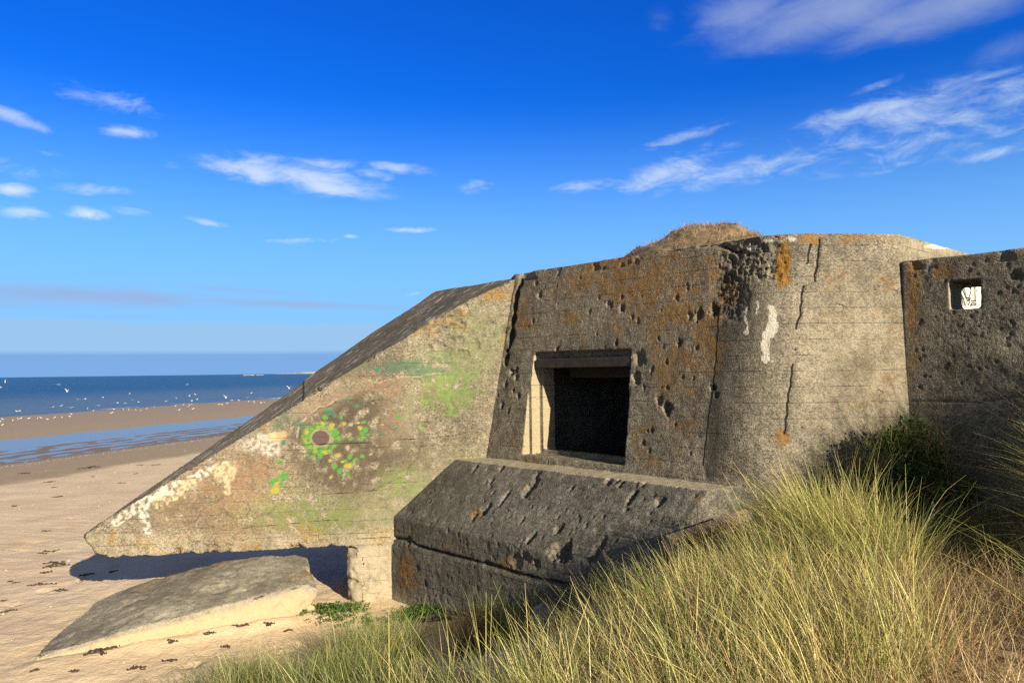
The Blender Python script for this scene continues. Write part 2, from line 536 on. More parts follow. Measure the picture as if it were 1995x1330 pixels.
# ------------------------------------------------------------------ materials
def concrete(name, dark, light, lichen_col=(.30, .145, .025), lichen2=(.17, .10, .04), board=0.16, board_amt=0.5, speck=0.5, rough_bump=0.6, pits=1.0, streak=0.35, chips=0.0):
    """board-marked weathered concrete; 'wear' attribute: r lichen, g dark stain, b pale tone; 'paint' attribute: colour + coverage"""
    m, t, out = new_mat(name)
    pos = t.n('ShaderNodeTexCoord').outputs['Object']
    sx = t.n('ShaderNodeSeparateXYZ', {0: pos})
    wear = t.n('ShaderNodeSeparateColor', {0: t.attr('wear')})
    L, S, B = wear.outputs[0], wear.outputs[1], wear.outputs[2]
    nb = t.noise(pos, 1.3, 7, .62)
    nm = t.noise(pos, 8.0, 6, .68)
    nf = t.noise(pos, 55.0, 3, .7)
    st = t.noise(t.mapping(pos, scale=(7, 7, .7)), 1.0, 6, .65)
    ag = t.n('ShaderNodeTexVoronoi', {'Vector': pos, 'Scale': 75.0})
    agc = t.n('ShaderNodeSeparateColor', {0: ag.outputs['Color']}).outputs[0]
    mixf = t.m('ADD', t.m('MULTIPLY', nb, .7), t.m('MULTIPLY', nm, .65))
    c = t.mix(t.ss(mixf, .42, .92), dark, light)
    # aggregate: single grains lighter and darker
    g1 = t.m('ADD', t.m('MULTIPLY', t.m('SUBTRACT', agc, .5), speck * 1.3), t.m('MULTIPLY', t.m('SUBTRACT', nf, .5), speck * 2.0))
    c = t.mix(1.0, c, t.n('ShaderNodeCombineColor', {0: t.m('ADD', g1, 1.0), 1: t.m('ADD', g1, 1.0), 2: t.m('ADD', g1, 1.0)}).outputs[0], 'MULTIPLY')
    # vertical rain streaks
    c = t.mix(t.m('MULTIPLY', t.ss(st, .5, .75), streak), c, [v * .45 for v in dark])
    # stain and pale tone
    c = t.mix(t.m('MULTIPLY', S, t.ss(nm, .1, .55, .25, 1.0)), c, (.045, .040, .032))
    c = t.mix(t.m('MULTIPLY', B, t.ss(nm, .1, .7)), c, (.44, .38, .27))
    # paint layer, worn
    pa = t.attr('paint'); pal = t.attr('paint', 'Alpha')
    wornn = t.m('ADD', t.m('MULTIPLY', nm, .55), t.m('MULTIPLY', nf, .45))
    pf = t.m('MULTIPLY', pal, t.ss(t.m('SUBTRACT', t.m('MULTIPLY_ADD', pal, .6, .44), wornn), -.10, .16))
    c = t.mix(pf, c, t.mix(t.m('MULTIPLY', t.m('SUBTRACT', 1.0, nf), .55), pa, [v * .5 for v in dark]))
    # lichen rosettes
    ln = t.noise(pos, 34.0, 5, .7, .8)
    lb = t.noise(pos, 3.2, 4, .6)
    lv = t.m('ADD', t.m('MULTIPLY', ln, .62), t.m('MULTIPLY', lb, .38))
    lf = t.ss(t.m('ADD', lv, t.m('MULTIPLY', L, .145)), .585, .665)
    lf = t.m('MULTIPLY', lf, t.ss(L, .02, .2))
    c = t.mix(t.m('MULTIPLY', lf, .85), c, t.mix(t.ss(nf, .35, .7), lichen2, lichen_col))
    # pits
    pv = t.vor(pos, 17.0)
    pr = t.ss(t.noise(pos, 9.0, 2), .35, .75, 0.02, .17)
    pit = t.m('LESS_THAN', pv, pr)
    pitf = t.m('MULTIPLY', pit, pits, clamp=True)
    c = t.mix(t.m('MULTIPLY', pitf, .35), c, [v * .5 for v in dark])
    # shell and bullet chips with hard edges, paler inside
    wpos = t.n('ShaderNodeVectorMath', {0: pos, 1: t.n('ShaderNodeVectorMath', {0: t.noise(pos, 14.0, 4, .7, 0, True), 1: (.09, .09, .09)}, operation='MULTIPLY').outputs[0]}, operation='ADD').outputs[0]
    cv = t.n('ShaderNodeTexVoronoi', {'Vector': wpos, 'Scale': 5.0})
    csel = t.n('ShaderNodeSeparateColor', {0: cv.outputs['Color']}).outputs[0]
    crad = t.ss(csel, 1.0 - chips, 1.0, 0.0, .26)
    chip = t.ss(t.m('SUBTRACT', crad, cv.outputs['Distance']), 0.0, .05)
    c = t.mix(t.m('MULTIPLY', chip, .4), c, light)
    # boards
    zz = t.m('MULTIPLY_ADD', t.m('SUBTRACT', t.noise(t.mapping(pos, scale=(.8, .8, .1)), 1.0, 2), .5), .03, sx.outputs[2])
    fr = t.m('FRACT', t.m('DIVIDE', zz, board))
    line = t.m('SUBTRACT', 1.0, t.ss(t.m('ABSOLUTE', t.m('SUBTRACT', fr, .5)), .0, .05))
    lbreak = t.ss(t.noise(pos, 2.4, 4), .4, .62)
    line = t.m('MULTIPLY', line, lbreak)
    c = t.mix(t.m('MULTIPLY', line, board_amt * .55), c, [v * .55 for v in dark])
    bid = t.n('ShaderNodeTexWhiteNoise', {'W': t.m('FLOOR', t.m('ADD', t.m('DIVIDE', zz, board), .5))}, noise_dimensions='1D').outputs[0]
    h = t.m('ADD', t.m('MULTIPLY', nm, .7), t.m('MULTIPLY', nf, .6))
    h = t.m('ADD', h, t.m('MULTIPLY', t.m('SUBTRACT', .5, ag.outputs['Distance']), .28))
    h = t.m('SUBTRACT', h, t.m('MULTIPLY', pitf, .55))
    h = t.m('SUBTRACT', h, t.m('MULTIPLY', chip, t.m('ADD', .7, nf)))
    h = t.m('SUBTRACT', h, t.m('MULTIPLY', line, board_amt * .7))
    h = t.m('ADD', h, t.m('MULTIPLY', bid, board_amt * .35))
    ck = t.ss(t.m('ADD', t.attr('crack', 'Fac'), t.m('MULTIPLY', t.m('SUBTRACT', t.m('ADD', nm, nf), 1.0), .16)), .80, .90)
    c = t.mix(t.m('MULTIPLY', ck, .92), c, (.022, .019, .015))
    h = t.m('SUBTRACT', h, t.m('MULTIPLY', ck, 1.6))
    nrm = t.bump(h, rough_bump, 0.02)
    b = t.n('ShaderNodeBsdfPrincipled', {'Base Color': c, 'Roughness': .93, 'Normal': nrm})
    b.inputs['Specular IOR Level'].default_value = .2
    t.links.new(b.outputs[0], out.inputs[0])
    return m


M_MAIN = concrete('embrasure_concrete', (.105, .095, .075), (.285, .254, .194), speck=.75, rough_bump=1.0, chips=.55)
M_WING = concrete('wing_concrete', (.13, .114, .083), (.33, .288, .21), speck=.75, rough_bump=.8, lichen_col=(.42, .25, .04), streak=.2, chips=.22)
M_APRON = concrete('apron_concrete', (.074, .069, .060), (.215, .2, .168), speck=.7, rough_bump=.9, board=.2, streak=.3, chips=.3)
M_SIDE = concrete('pebbly_concrete', (.095, .085, .070), (.25, .222, .175), speck=.7, rough_bump=.95, chips=.18, board=.22, board_amt=.2, streak=.4)
M_SLAB = concrete('slab_concrete', (.15, .138, .115), (.34, .31, .25), speck=.4, rough_bump=.6, board_amt=0.0, streak=.0, chips=.35)
M_STONE = concrete('stone', (.22, .19, .15), (.40, .36, .29), board_amt=0, streak=0, speck=.4)


def simple(name, c1, c2, scale=20, rough=.8, bump=.3, dist=.01, metal=0.0, stretch=(1, 1, 1)):
    m, t, out = new_mat(name)
    pos = t.mapping(t.n('ShaderNodeTexCoord').outputs['Object'], scale=stretch)
    n1 = t.noise(pos, scale, 6, .65)
    c = t.mix(t.ss(n1, .3, .7), c1, c2)
    b = t.n('ShaderNodeBsdfPrincipled', {'Base Color': c, 'Roughness': rough, 'Metallic': metal, 'Normal': t.bump(n1, bump, dist)})
    t.links.new(b.outputs[0], out.inputs[0])
    return m


M_STEEL = simple('rusty_steel', (.016, .015, .016), (.05, .032, .024), 9, .7, .4, .01)
M_WOOD = simple('weathered_wood', (.20, .14, .09), (.42, .31, .21), 14, .85, .5, .006, stretch=(.6, 6, 6))
M_WEED = simple('dried_seaweed', (.022, .015, .010), (.07, .045, .028), 30, .8)
M_TWIG = simple('brown_twig', (.06, .035, .02), (.16, .09, .05), 30, .8)
M_WHITE = simple('gull_white', (.60, .60, .59), (.74, .74, .73), 8, .7, .0)
M_GREY = simple('gull_grey', (.38, .40, .43), (.48, .50, .53), 8, .7, .0)
M_BEAK = simple('gull_beak', (.55, .33, .05), (.6, .38, .08), 8, .6, .0)
M_WPAINT = simple('whitewash', (.66, .60, .46), (.82, .77, .64), 12, .85, .1)
M_BPAINT = simple('black_paint', (.012, .012, .012), (.03, .03, .03), 12, .7, .0)
M_SHELL = simple('shell', (.6, .56, .5), (.82, .78, .72), 30, .6, .1)
M_LAND = simple('far_land_hazed', (.16, .20, .22), (.42, .44, .44), .004, .95, .0)  # haze of the distance is mixed into this bluish grey
M_WRECK = simple('wreck_concrete', (.20, .18, .15), (.36, .33, .28), .1, .9, .0)
M_BLACK = simple('tarred_timber', (.012, .011, .010), (.035, .03, .025), 25, .55, .4)


def leafy(name, trans=.3, rough=.55):
    m, t, out = new_mat(name)
    c = t.attr('tint')
    b = t.n('ShaderNodeBsdfPrincipled', {'Base Color': c, 'Roughness': rough})
    b.inputs['Specular IOR Level'].default_value = .35
    tr = t.n('ShaderNodeBsdfTranslucent', {'Color': c})
    mx = t.n('ShaderNodeMixShader', {0: trans, 1: b.outputs[0], 2: tr.outputs[0]})
    t.links.new(mx.outputs[0], out.inputs[0])
    return m


M_GRASS = leafy('marram_blade', .26, .42)
M_LEAF = leafy('leaf', .25)

# sand
m, t, out = new_mat('sand')
M_SAND = m
pos = t.n('ShaderNodeTexCoord').outputs['Object']
zone = t.n('ShaderNodeSeparateColor', {0: t.attr('zone')})
WET, LIT, MUD = zone.outputs[0], zone.outputs[1], zone.outputs[2]
n1 = t.noise(pos, .9, 6, .6); n2 = t.noise(pos, 7.0, 6, .65); n3 = t.noise(pos, 160.0, 3, .7)
c = t.mix(t.ss(n1, .3, .7), (.635, .49, .32), (.735, .585, .395))
c = t.mix(t.m('MULTIPLY', t.ss(n3, .52, .8), .5), c, (.42, .3, .2))
wetf = t.ss(t.m('MULTIPLY_ADD', t.m('SUBTRACT', n1, .5), .35, WET), .35, .65)
c = t.mix(wetf, c, t.mix(t.ss(n2, .35, .7), (.32, .245, .155), (.40, .31, .20)))
c = t.mix(MUD, c, (.17, .135, .11))
shn = t.ss(t.noise(pos, 45.0, 2, .6), .66, .72)
shf = t.m('MULTIPLY', shn, t.m('MULTIPLY', t.ss(WET, .05, .3), t.m('SUBTRACT', 1.0, t.ss(WET, .75, 1.0))))
c = t.mix(t.m('MULTIPLY', shf, .8), c, (.62, .55, .45))
litn = t.noise(pos, 22.0, 6, .7)
c = t.mix(t.m('MULTIPLY', LIT, t.ss(litn, .3, .6)), c, t.mix(t.noise(pos, 70.0, 4, .7), (.05, .032, .018), (.21, .145, .08)))
hb = t.m('ADD', t.m('MULTIPLY', n2, 1.0), t.m('MULTIPLY', t.noise(pos, 26.0, 4, .6), .4))
hb = t.m('ADD', hb, t.m('MULTIPLY', n3, .06))
hb = t.m('ADD', hb, t.m('MULTIPLY', t.m('MULTIPLY', litn, LIT), .8))
nr = t.bump(t.m('MULTIPLY', hb, t.m('SUBTRACT', 1.0, t.m('MULTIPLY', wetf, .75))), .6, .045)
b = t.n('ShaderNodeBsdfPrincipled', {'Base Color': c, 'Roughness': t.m('SUBTRACT', .95, t.m('MULTIPLY', t.ss(WET, .75, 1.0), .25)), 'Normal': nr})
b.inputs['Specular IOR Level'].default_value = .2
t.links.new(b.outputs[0], out.inputs[0])

# sea
m, t, out = new_mat('sea_water')
M_SEA = m
pos = t.n('ShaderNodeTexCoord').outputs['Object']          # x seaward, y along the shore
sx = t.n('ShaderNodeSeparateXYZ', {0: pos})
w1 = t.noise(t.mapping(pos, scale=(.9, .25, 1)), 1.0, 6, .62)
w2 = t.noise(t.mapping(pos, scale=(.12, .03, 1)), 1.0, 4, .6)
w3 = t.noise(t.mapping(pos, scale=(.016, .004, 1)), 1.0, 3, .6)
hh = t.m('ADD', t.m('MULTIPLY', w1, .35), t.m('MULTIPLY', w2, 1.6))
nr = t.bump(hh, 1.0, 1.1)
sh = t.ss(sx.outputs[0], 70.0, 190.0)
c = t.mix(sh, (.10, .135, .15), (.008, .05, .10))
c = t.mix(t.m('MULTIPLY', t.ss(w3, .4, .7), .5), c, (.008, .05, .11))
fo = t.m('MULTIPLY', t.ss(t.noise(t.mapping(pos, scale=(.5, .06, 1)), 1.0, 5, .7), .56, .63), t.m('MULTIPLY', t.ss(sx.outputs[0], 70.2, 71.2), t.ss(sx.outputs[0], 78.0, 72.5)))
c = t.mix(t.m('MULTIPLY', fo, .9), c, (.75, .75, .73))
b = t.n('ShaderNodeBsdfPrincipled', {'Base Color': c, 'Roughness': .32, 'Normal': nr, 'IOR': 1.33})
b.inputs['Specular IOR Level'].default_value = .22
t.links.new(b.outputs[0], out.inputs[0])

m, t, out = new_mat('pool_water')
M_POOL = m
pos = t.n('ShaderNodeTexCoord').outputs['Object']
w1 = t.noise(t.mapping(pos, scale=(3, 1.2, 1)), 1.0, 4, .6)
nr = t.bump(w1, .25, .06)
b = t.n('ShaderNodeBsdfPrincipled', {'Base Color': (.17, .16, .145), 'Roughness': .2, 'Normal': nr, 'IOR': 1.33})
t.links.new(b.outputs[0], out.inputs[0])

# ------------------------------------------------------------------ ground sheet, water, far land
us = axis(-5, 9, .055, -400, 130, 1.06)
us = np.unique(np.concatenate([us[(us < 23.5) | (us > 41)], np.arange(23.6, 41, .22)]))
vs = axis(1.5, 13, .055, -60, 16000, 1.055)
vs = np.unique(np.concatenate([vs[(vs < 17) | (vs > 90)], np.arange(17.1, 90, .36)]))
UU, VV = np.meshgrid(us, vs, indexing='ij')
X = UU * UD[0] + VV * VD[0]; Y = UU * UD[1] + VV * VD[1]
Z = height(X, Y)
nu, nv = X.shape
ii = np.arange(nu * nv).reshape(nu, nv)
F = np.stack([ii[:-1, :-1], ii[:-1, 1:], ii[1:, 1:], ii[1:, :-1]], -1).reshape(-1, 4)
ground = mesh_obj('beach_ground', np.stack([X, Y, Z], -1).reshape(-1, 3), F, M_SAND, smooth=True)
tag(ground, kind='structure')
xr, yr, ur = X.ravel(), Y.ravel(), UU.ravel()
Q = np.stack([xr, yr, 0 * xr], 1)
wet = sst(ur + .9 * fbm(Q, .18, 3), 19.3, 23.5) * .8 + .2 * sst(ur, 25, 28)
mud = sst(ur, 27, 28.3) * (1 - sst(ur, 35, 38))
hz = height(xr, yr, False)
lit = sst(hz + .10 * fbm(Q, 1.3, 3), .30, .62) * (1 - sst(ur, 9, 14))
sandy = np.exp(-(((xr - 0.0) / .9) ** 2 + ((yr - 6.6) / .8) ** 2))
lit = lit * (1 - .75 * sandy)
set_col(ground.data, 'zone', np.stack([wet, lit, mud * .8], 1))


def water(name, u0, u1, v0, v1, z, mat):
    V = np.array([[0, 0, 0], [u1 - u0, 0, 0], [u1 - u0, v1 - v0, 0], [0, v1 - v0, 0]])
    o = mesh_obj(name, V, [[0, 3, 2, 1]], mat)
    o.location = (u0 * UD[0] + v0 * VD[0], u0 * UD[1] + v0 * VD[1], z)
    # local x -> seaward, local y -> along the shore (mirrored frame, so written as a matrix)
    M = Matrix(((UD[0], VD[0], 0, o.location[0]), (UD[1], VD[1], 0, o.location[1]), (0, 0, 1, z), (0, 0, 0, 1)))
    me = o.data
    me.transform(Matrix(((UD[0], VD[0], 0, 0), (UD[1], VD[1], 0, 0), (0, 0, 1, 0), (0, 0, 0, 1))))
    tag(o, kind='structure')
    return o


sea = water('sea', 62, 60000, -40000, 60000, SEA_Z, M_SEA)
pool = water('tidal_pool', 25, 42, -60, 900, POOL_Z, M_POOL)
# both water materials work in (seaward, along-shore) metres
for mt, off in ((M_SEA, 62.0), (M_POOL, 25.0)):
    tr = mt.node_tree
    tc = [n_ for n_ in tr.nodes if n_.type == 'TEX_COORD'][0]
    geo = tr.nodes.new('ShaderNodeNewGeometry')
    mp = tr.nodes.new('ShaderNodeVectorRotate'); mp.rotation_type = 'Z_AXIS'
    mp.inputs['Angle'].default_value = -math.atan2(UD[1], UD[0])
    tr.links.new(geo.outputs['Position'], mp.inputs['Vector'])
    for l in list(tc.outputs['Object'].links):
        tr.links.new(mp.outputs[0], l.to_socket)

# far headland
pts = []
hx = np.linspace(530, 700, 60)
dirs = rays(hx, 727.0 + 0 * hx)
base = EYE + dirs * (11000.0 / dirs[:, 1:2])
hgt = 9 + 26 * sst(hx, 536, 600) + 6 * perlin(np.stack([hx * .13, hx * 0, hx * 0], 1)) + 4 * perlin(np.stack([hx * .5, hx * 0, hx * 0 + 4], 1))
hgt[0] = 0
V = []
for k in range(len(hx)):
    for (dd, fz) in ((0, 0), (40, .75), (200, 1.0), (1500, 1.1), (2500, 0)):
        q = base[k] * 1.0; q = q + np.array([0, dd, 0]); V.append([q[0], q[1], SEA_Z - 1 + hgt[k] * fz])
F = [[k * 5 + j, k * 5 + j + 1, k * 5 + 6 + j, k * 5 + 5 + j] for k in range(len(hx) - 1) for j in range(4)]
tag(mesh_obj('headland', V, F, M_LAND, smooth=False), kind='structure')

# ------------------------------------------------------------------ bunker geometry
def line_x(p, d, q, e):
    A_ = np.array([[d[0], -e[0]], [d[1], -e[1]]])
    s = np.linalg.solve(A_, np.asarray(q) - np.asarray(p))
    return np.asarray(p) + np.asarray(d) * s[0]


arc = []
ang0 = math.atan2(EX[1], EX[0]); ang1 = math.atan2(CD[1], CD[0])
NA = 7
chord = P2 - P1
for k in range(NA + 1):
    s = k / NA
    # quadratic curve tangent to both walls
    ctrl = line_x(P1, EX, P2, CD)
    arc.append((1 - s) ** 2 * P1 + 2 * s * (1 - s) * ctrl + s * s * P2)
foot = [P0] + arc + [P3, P3 + ED * 3.6, np.array([4.6, 13.6]), np.array([-.6, 12.6])]
batt = [KM] + [KM + (0.03 - KM) * (k + .5) / NA for k in range(NA)] + [.03, .03, 0, 0, .17]


def footprint(z):
    n = len(foot); L = []
    for i in range(n):
        a, b = foot[i], foot[(i + 1) % n]
        d = (b - a) / np.linalg.norm(b - a)
        inn = np.array([-d[1], d[0]])          # polygon runs counter-clockwise seen from above
        L.append((a + inn * batt[i] * (z - Z0), d))
    out = []
    for i in range(n):
        p, d = L[i - 1]; q, e = L[i]
        out.append(line_x(p, d, q, e))
    return np.array([[c[0], c[1], z] for c in out])


body = fix_normals(*prism_frames(footprint(-.5), footprint(ZTOP)))
MROT = np.array([[EX[0], NI[0], 0], [EX[1], NI[1], 0], [0, 0, 1]])


def mbox(a0, a1, n0, n1, z0, z1):
    return box(mpt((a0 + a1) / 2, (n0 + n1) / 2, (z0 + z1) / 2), a1 - a0, n1 - n0, z1 - z0, M=MROT)


# stepped embrasure and the dark gun room behind it
AL, AR = .70, 2.37
cut = [mbox(AL, AR, -1.2, .145, 1.90, 3.29), mbox(AL + .045, AR - .02, -1, .30, 1.90, 3.235),
       mbox(AL + .105, AR - .05, -1, .60, 1.955, 3.10), mbox(AL + .13, AR - .06, .42, .56, 1.75, 3.02),
       mbox(.45, 3.5, .53, 3.85, .3, 3.6)]
VB, FB, NB = solid([body], cut, .0165)


def carve_line(P, N, pts, w, depth, push, jit=0.4):
    """groove along a 3-D polyline"""
    pts = np.asarray(pts)
    lo, hi = pts.min(0) - w * 2, pts.max(0) + w * 2
    k = np.where(np.all((P > lo) & (P < hi), axis=1))[0]
    if len(k) == 0: return k, np.zeros(0)
    q = P[k]; best = np.full(len(k), 1e9)
    for a, b in zip(pts[:-1], pts[1:]):
        ab = b - a
        s = np.clip(((q - a) @ ab) / (ab @ ab), 0, 1)
        best = np.minimum(best, np.linalg.norm(q - (a + s[:, None] * ab), axis=1))
    ww = w * (1 + jit * perlin(q * 9 + 5.1))
    f = 1 - sst(best, ww * .45, ww * 1.05)
    P[k] += np.asarray(push) * (depth * f)[:, None]
    return k, f


def crack_field(P, lines, reach=.06):
    out = np.zeros(len(P), np.float32)
    for pts in lines:
        pts = np.asarray(pts)
        k = np.where(np.all((P > pts.min(0) - reach) & (P < pts.max(0) + reach), axis=1))[0]
        if len(k) == 0: continue
        q = P[k]; best = np.full(len(k), 1e9)
        for a, b in zip(pts[:-1], pts[1:]):
            ab = b - a
            s = np.clip(((q - a) @ ab) / (ab @ ab + 1e-12), 0, 1)
            best = np.minimum(best, np.linalg.norm(q - (a + s[:, None] * ab), axis=1))
        out[k] = np.maximum(out[k], np.clip(1 - best / reach, 0, 1))
    return out


def set_float(me, name, arr):
    a = me.attributes.new(name, 'FLOAT', 'POINT')
    a.data.foreach_set('value', np.asarray(arr, np.float32))


def crater(P, c, r, depth, push, stretch=None, seed=0.0):
    c = np.asarray(c)
    k = np.where(np.linalg.norm(P - c, axis=1) < r * 2.2)[0]
    if len(k) == 0: return k, np.zeros(0)
    q = P[k] - c
    d = np.linalg.norm(q, axis=1)
    if stretch is not None:
        ax, s = stretch
        ax = np.asarray(ax) / np.linalg.norm(ax)
        par = q @ ax
        perp = np.sqrt(np.maximum(d * d - par * par, 0))
        d = np.hypot(par / s, perp)
    d = d * (1 + .42 * perlin(P[k] * (.9 / r) + seed) + .25 * perlin(P[k] * (2.4 / r) + seed))
    f = np.clip(1 - (d / r) ** 2, 0, 1) ** .45 * (1 + .35 * perlin(P[k] * 38 + seed))
    P[k] += np.asarray(push) * (depth * f)[:, None]
    return k, f


def wear_arr(n):
    return np.zeros((n, 3), np.float32)


def pxmask(px, py, cx, cy, rx, ry, soft=.5, rot=0):
    c, s = math.cos(RAD(rot)), math.sin(RAD(rot))
    x = (px - cx) * c + (py - cy) * s; y = -(px - cx) * s + (py - cy) * c
    return 1 - sst(np.hypot(x / rx, y / ry), 1 - soft, 1 + soft)


def pxline(px, py, pts, w):
    best = np.full(len(px), 1e9)
    for (ax, ay), (bx, by) in zip(pts[:-1], pts[1:]):
        dx, dy = bx - ax, by - ay
        s = np.clip(((px - ax) * dx + (py - ay) * dy) / (dx * dx + dy * dy + 1e-9), 0, 1)
        best = np.minimum(best, np.hypot(px - ax - s * dx, py - ay - s * dy))
    return 1 - sst(best, w * .6, w * 1.25)


NM = np.array([-NI[0], -NI[1], KM]); NM /= np.linalg.norm(NM)
NCF = np.array([CD[1], -CD[0], .03]); NCF /= np.linalg.norm(NCF)


def weather(P, N, a1=.007, a2=.004):
    d = a1 * fbm(P, 1.7, 3) + a2 * fbm(P, 9.0, 3, .6)
    return P + N * d[:, None]


# --- casemate
wB = wear_arr(len(VB)); pB = np.zeros((len(VB), 4), np.float32)
bx_, by_ = to_px(VB)
rel = VB - np.array([P0[0], P0[1], Z0])
fm = np.abs(rel @ NM) < .06                      # on the embrasure face
am = (VB[:, :2] - P0) @ EX
nm_ = (VB[:, :2] - P0) @ NI
front = (NB @ np.array([0, -1, 0]) > .05) & (VB[:, 1] < 11)
VB = weather(VB, NB)
ed_ = (NB[:, 2] > .25) & (NB[:, 2] < .9) & (VB[:, 2] > 4.0)
VB -= NB * (.05 * sst(fbm(VB, 4.5, 4), .05, .7) * ed_)[:, None]
# ragged lip round the embrasure and worn upper edge
rag = sst(fbm(VB, 3.0, 4), .25, .9)
edge = fm & (np.abs(VB[:, 2] - ZTOP) < .12)
VB[edge] += -NM * (.06 * rag[edge])[:, None]
cr = [(1190, 594, .050, .05), (1212, 600, .055, .05), (1212, 578, .035, .035), (1185, 590, .05, .02), (1052, 574, .06, .03), (1300, 795, .085, .075), (1285, 780, .06, .03),
      (1362, 612, .075, .06), (1345, 615, .05, .03), (1391, 602, .085, .075), (1323, 668, .045, .045), (1357, 678, .035, .03), (1298, 705, .03, .03), (1283, 660, .03, .02),
      (1300, 755, .04, .03), (1270, 838, .035, .03), (1262, 840, .03, .02), (1255, 755, .03, .02), (1245, 700, .10, .05), (1240, 735, .08, .05), (1270, 720, .035, .03), (1250, 690, .06, .03),
      (997, 725, .07, .05), (1005, 722, .06, .06), (1010, 770, .05, .045), (985, 748, .05, .04), (1000, 760, .04, .04), (978, 790, .045, .04), (990, 800, .035, .03), (970, 770, .03, .03), (1006, 735, .06, .05),
      (1038, 625, .035, .03), (1045, 552, .06, .03), (1148, 608, .04, .02), (1232, 617, .03, .025), (1065, 520, .05, .03), (1130, 540, .03, .02), (1166, 580, .03, .02), (1243, 625, .03, .03),
      (1253, 862, .04, .03), (1265, 878, .03, .02), (1330, 735, .03, .02), (1085, 680, .05, .05), (1200, 668, .04, .04), (1318, 580, .04, .03), (1340, 560, .03, .02), (1390, 755, .05, .05), (1395, 770, .04, .03)]
rs = random.Random(4)
for k in range(30):
    cr.append((rs.uniform(960, 1390), rs.uniform(520, 900), rs.uniform(.012, .024), rs.uniform(.012, .022)))
for i, (cx, cy, r, d) in enumerate(cr):
    c = hit_main(cx, cy)
    k, f = crater(VB, c, r * .70, d * 1.0, -NM, (rs.uniform(-.3, .3) * EX[0], rs.uniform(-.3, .3), 1) and ((rs.uniform(-.4, .4), rs.uniform(-.3, .3), 1), rs.uniform(.9, 1.5)), i * 3.7)
    wB[k, 1] = np.maximum(wB[k, 1], .25 * f); wB[k, 0] *= (1 - f)
    # larger craters: sunlit lip on the sea side painted in as a pale patch
    if r > .04:
        c2 = c - np.array([EX[0], EX[1], 0]) * r * .9
        kk = np.where(np.linalg.norm(VB - c2, axis=1) < r * .7)[0]
        pB[kk, :3] = (.42, .36, .26); pB[kk, 3] = np.maximum(pB[kk, 3], .55)
# broken upper corner between the embrasure face and the rounded end
spall = np.maximum(pxmask(bx_, by_, 1475, 512, 70, 42, .5), pxmask(bx_, by_, 1425, 560, 30, 60, .6)) * front * (NB[:, 2] < .6)
spn = np.abs(fbm(VB, 8.0, 4, .65)) + .5 * np.abs(perlin(VB * 26))
VB += np.array([.25, .95, -.1]) * (spall * (.03 + .065 * spn))[:, None]
wB[:, 1] = np.maximum(wB[:, 1], spall * .25 * sst(spn, .35, .8))


def snap(px, py, lst):
    out = []
    for (x, y) in lst:
        d = (px - x) ** 2 + (py - y) ** 2
        d[~front] = 1e9
        out.append(VB[np.argmin(d)].copy())
    return out


CRB = np.zeros(len(VB), np.float32)


def crack(lst, w, dep, push):
    pts = []
    for a, b in zip(lst[:-1], lst[1:]):          # close steps, a little crooked, all on the wall's skin
        n = max(1, int(np.hypot(b[0] - a[0], b[1] - a[1]) / 9))
        pts += [(a[0] + (b[0] - a[0]) * i / n + rs.uniform(-1.1, 1.1), a[1] + (b[1] - a[1]) * i / n) for i in range(n)]
    pts = snap(bx_, by_, pts + [lst[-1]])
    np.maximum(CRB, crack_field(VB, [pts]), out=CRB)
    if dep > .055:
        carve_line(VB, NB, pts, w, dep * .4, push, .12)


crack([(1599, 466), (1595, 500), (1587, 549)], .019, .07, -NCF)
crack([(1579, 475), (1575, 510), (1573, 515)], .017, .03, -NCF)
crack([(1568, 556), (1563, 590), (1558, 615), (1552, 640), (1550, 680), (1543, 730), (1535, 790), (1530, 845)], .019, .06, -NCF)
crack([(1360, 470), (1390, 466), (1412, 480), (1432, 489), (1450, 484)], .035, .09, -NM)
crack([(1255, 495), (1290, 490), (1340, 483), (1375, 477)], .016, .025, -NM)
crack([(1400, 600), (1395, 700), (1382, 800), (1370, 905)], .016, .016, -NM)
kq, f = carve_line(VB, NB, snap(bx_, by_, [(1012, 548), (1003, 590), (998, 640), (990, 690), (985, 705)]), .055, .10, np.array([.5, .85, 0]), 1.2)
wB[kq, 1] = np.maximum(wB[kq, 1], .8 * f)
# lichen: dense on the upper half of the embrasure face
L = np.zeros(len(VB))
for (cx, cy, rx, ry, v) in [(1250, 540, 190, 70, 1.0), (1130, 555, 120, 45, .75), (1330, 660, 80, 120, .9), (1300, 870, 90, 60, .6), (1200, 620, 160, 60, .55), (1290, 520, 120, 40, 1.0),
                            (980, 860, 40, 50, .4), (1030, 890, 30, 40, .6), (1020, 620, 30, 60, .55), (1320, 780, 70, 120, .45)]:
    L = np.maximum(L, v * pxmask(bx_, by_, cx, cy, rx, ry, .5))
L = L * fm
LC = np.zeros(len(VB))
for (cx, cy, rx, ry, v) in [(1525, 510, 16, 50, 1.6), (1492, 563, 9, 11, 2.2), (1494, 582, 8, 9, 2.2), (1530, 545, 14, 10, 1.6), (1580, 465, 25, 12, 1.2), (1500, 490, 40, 18, 1.0),
                            (1525, 858, 14, 20, 1.1), (1690, 465, 70, 14, .7), (1750, 650, 40, 200, .5), (1690, 600, 110, 160, .34), (1680, 740, 80, 60, .4), (1735, 560, 30, 40, .6)]:
    LC = np.maximum(LC, v * pxmask(bx_, by_, cx, cy, rx, ry, .5))
LC = LC * (~fm) * front
spot = sst(LC + .5 * fbm(VB, 12.0, 3), 1.0, 1.5)
pB[spot > .05, :3] = (.40, .21, .03); pB[:, 3] = np.maximum(pB[:, 3], spot)
wB[:, 0] = np.maximum(L, LC) * (1 - wB[:, 1])
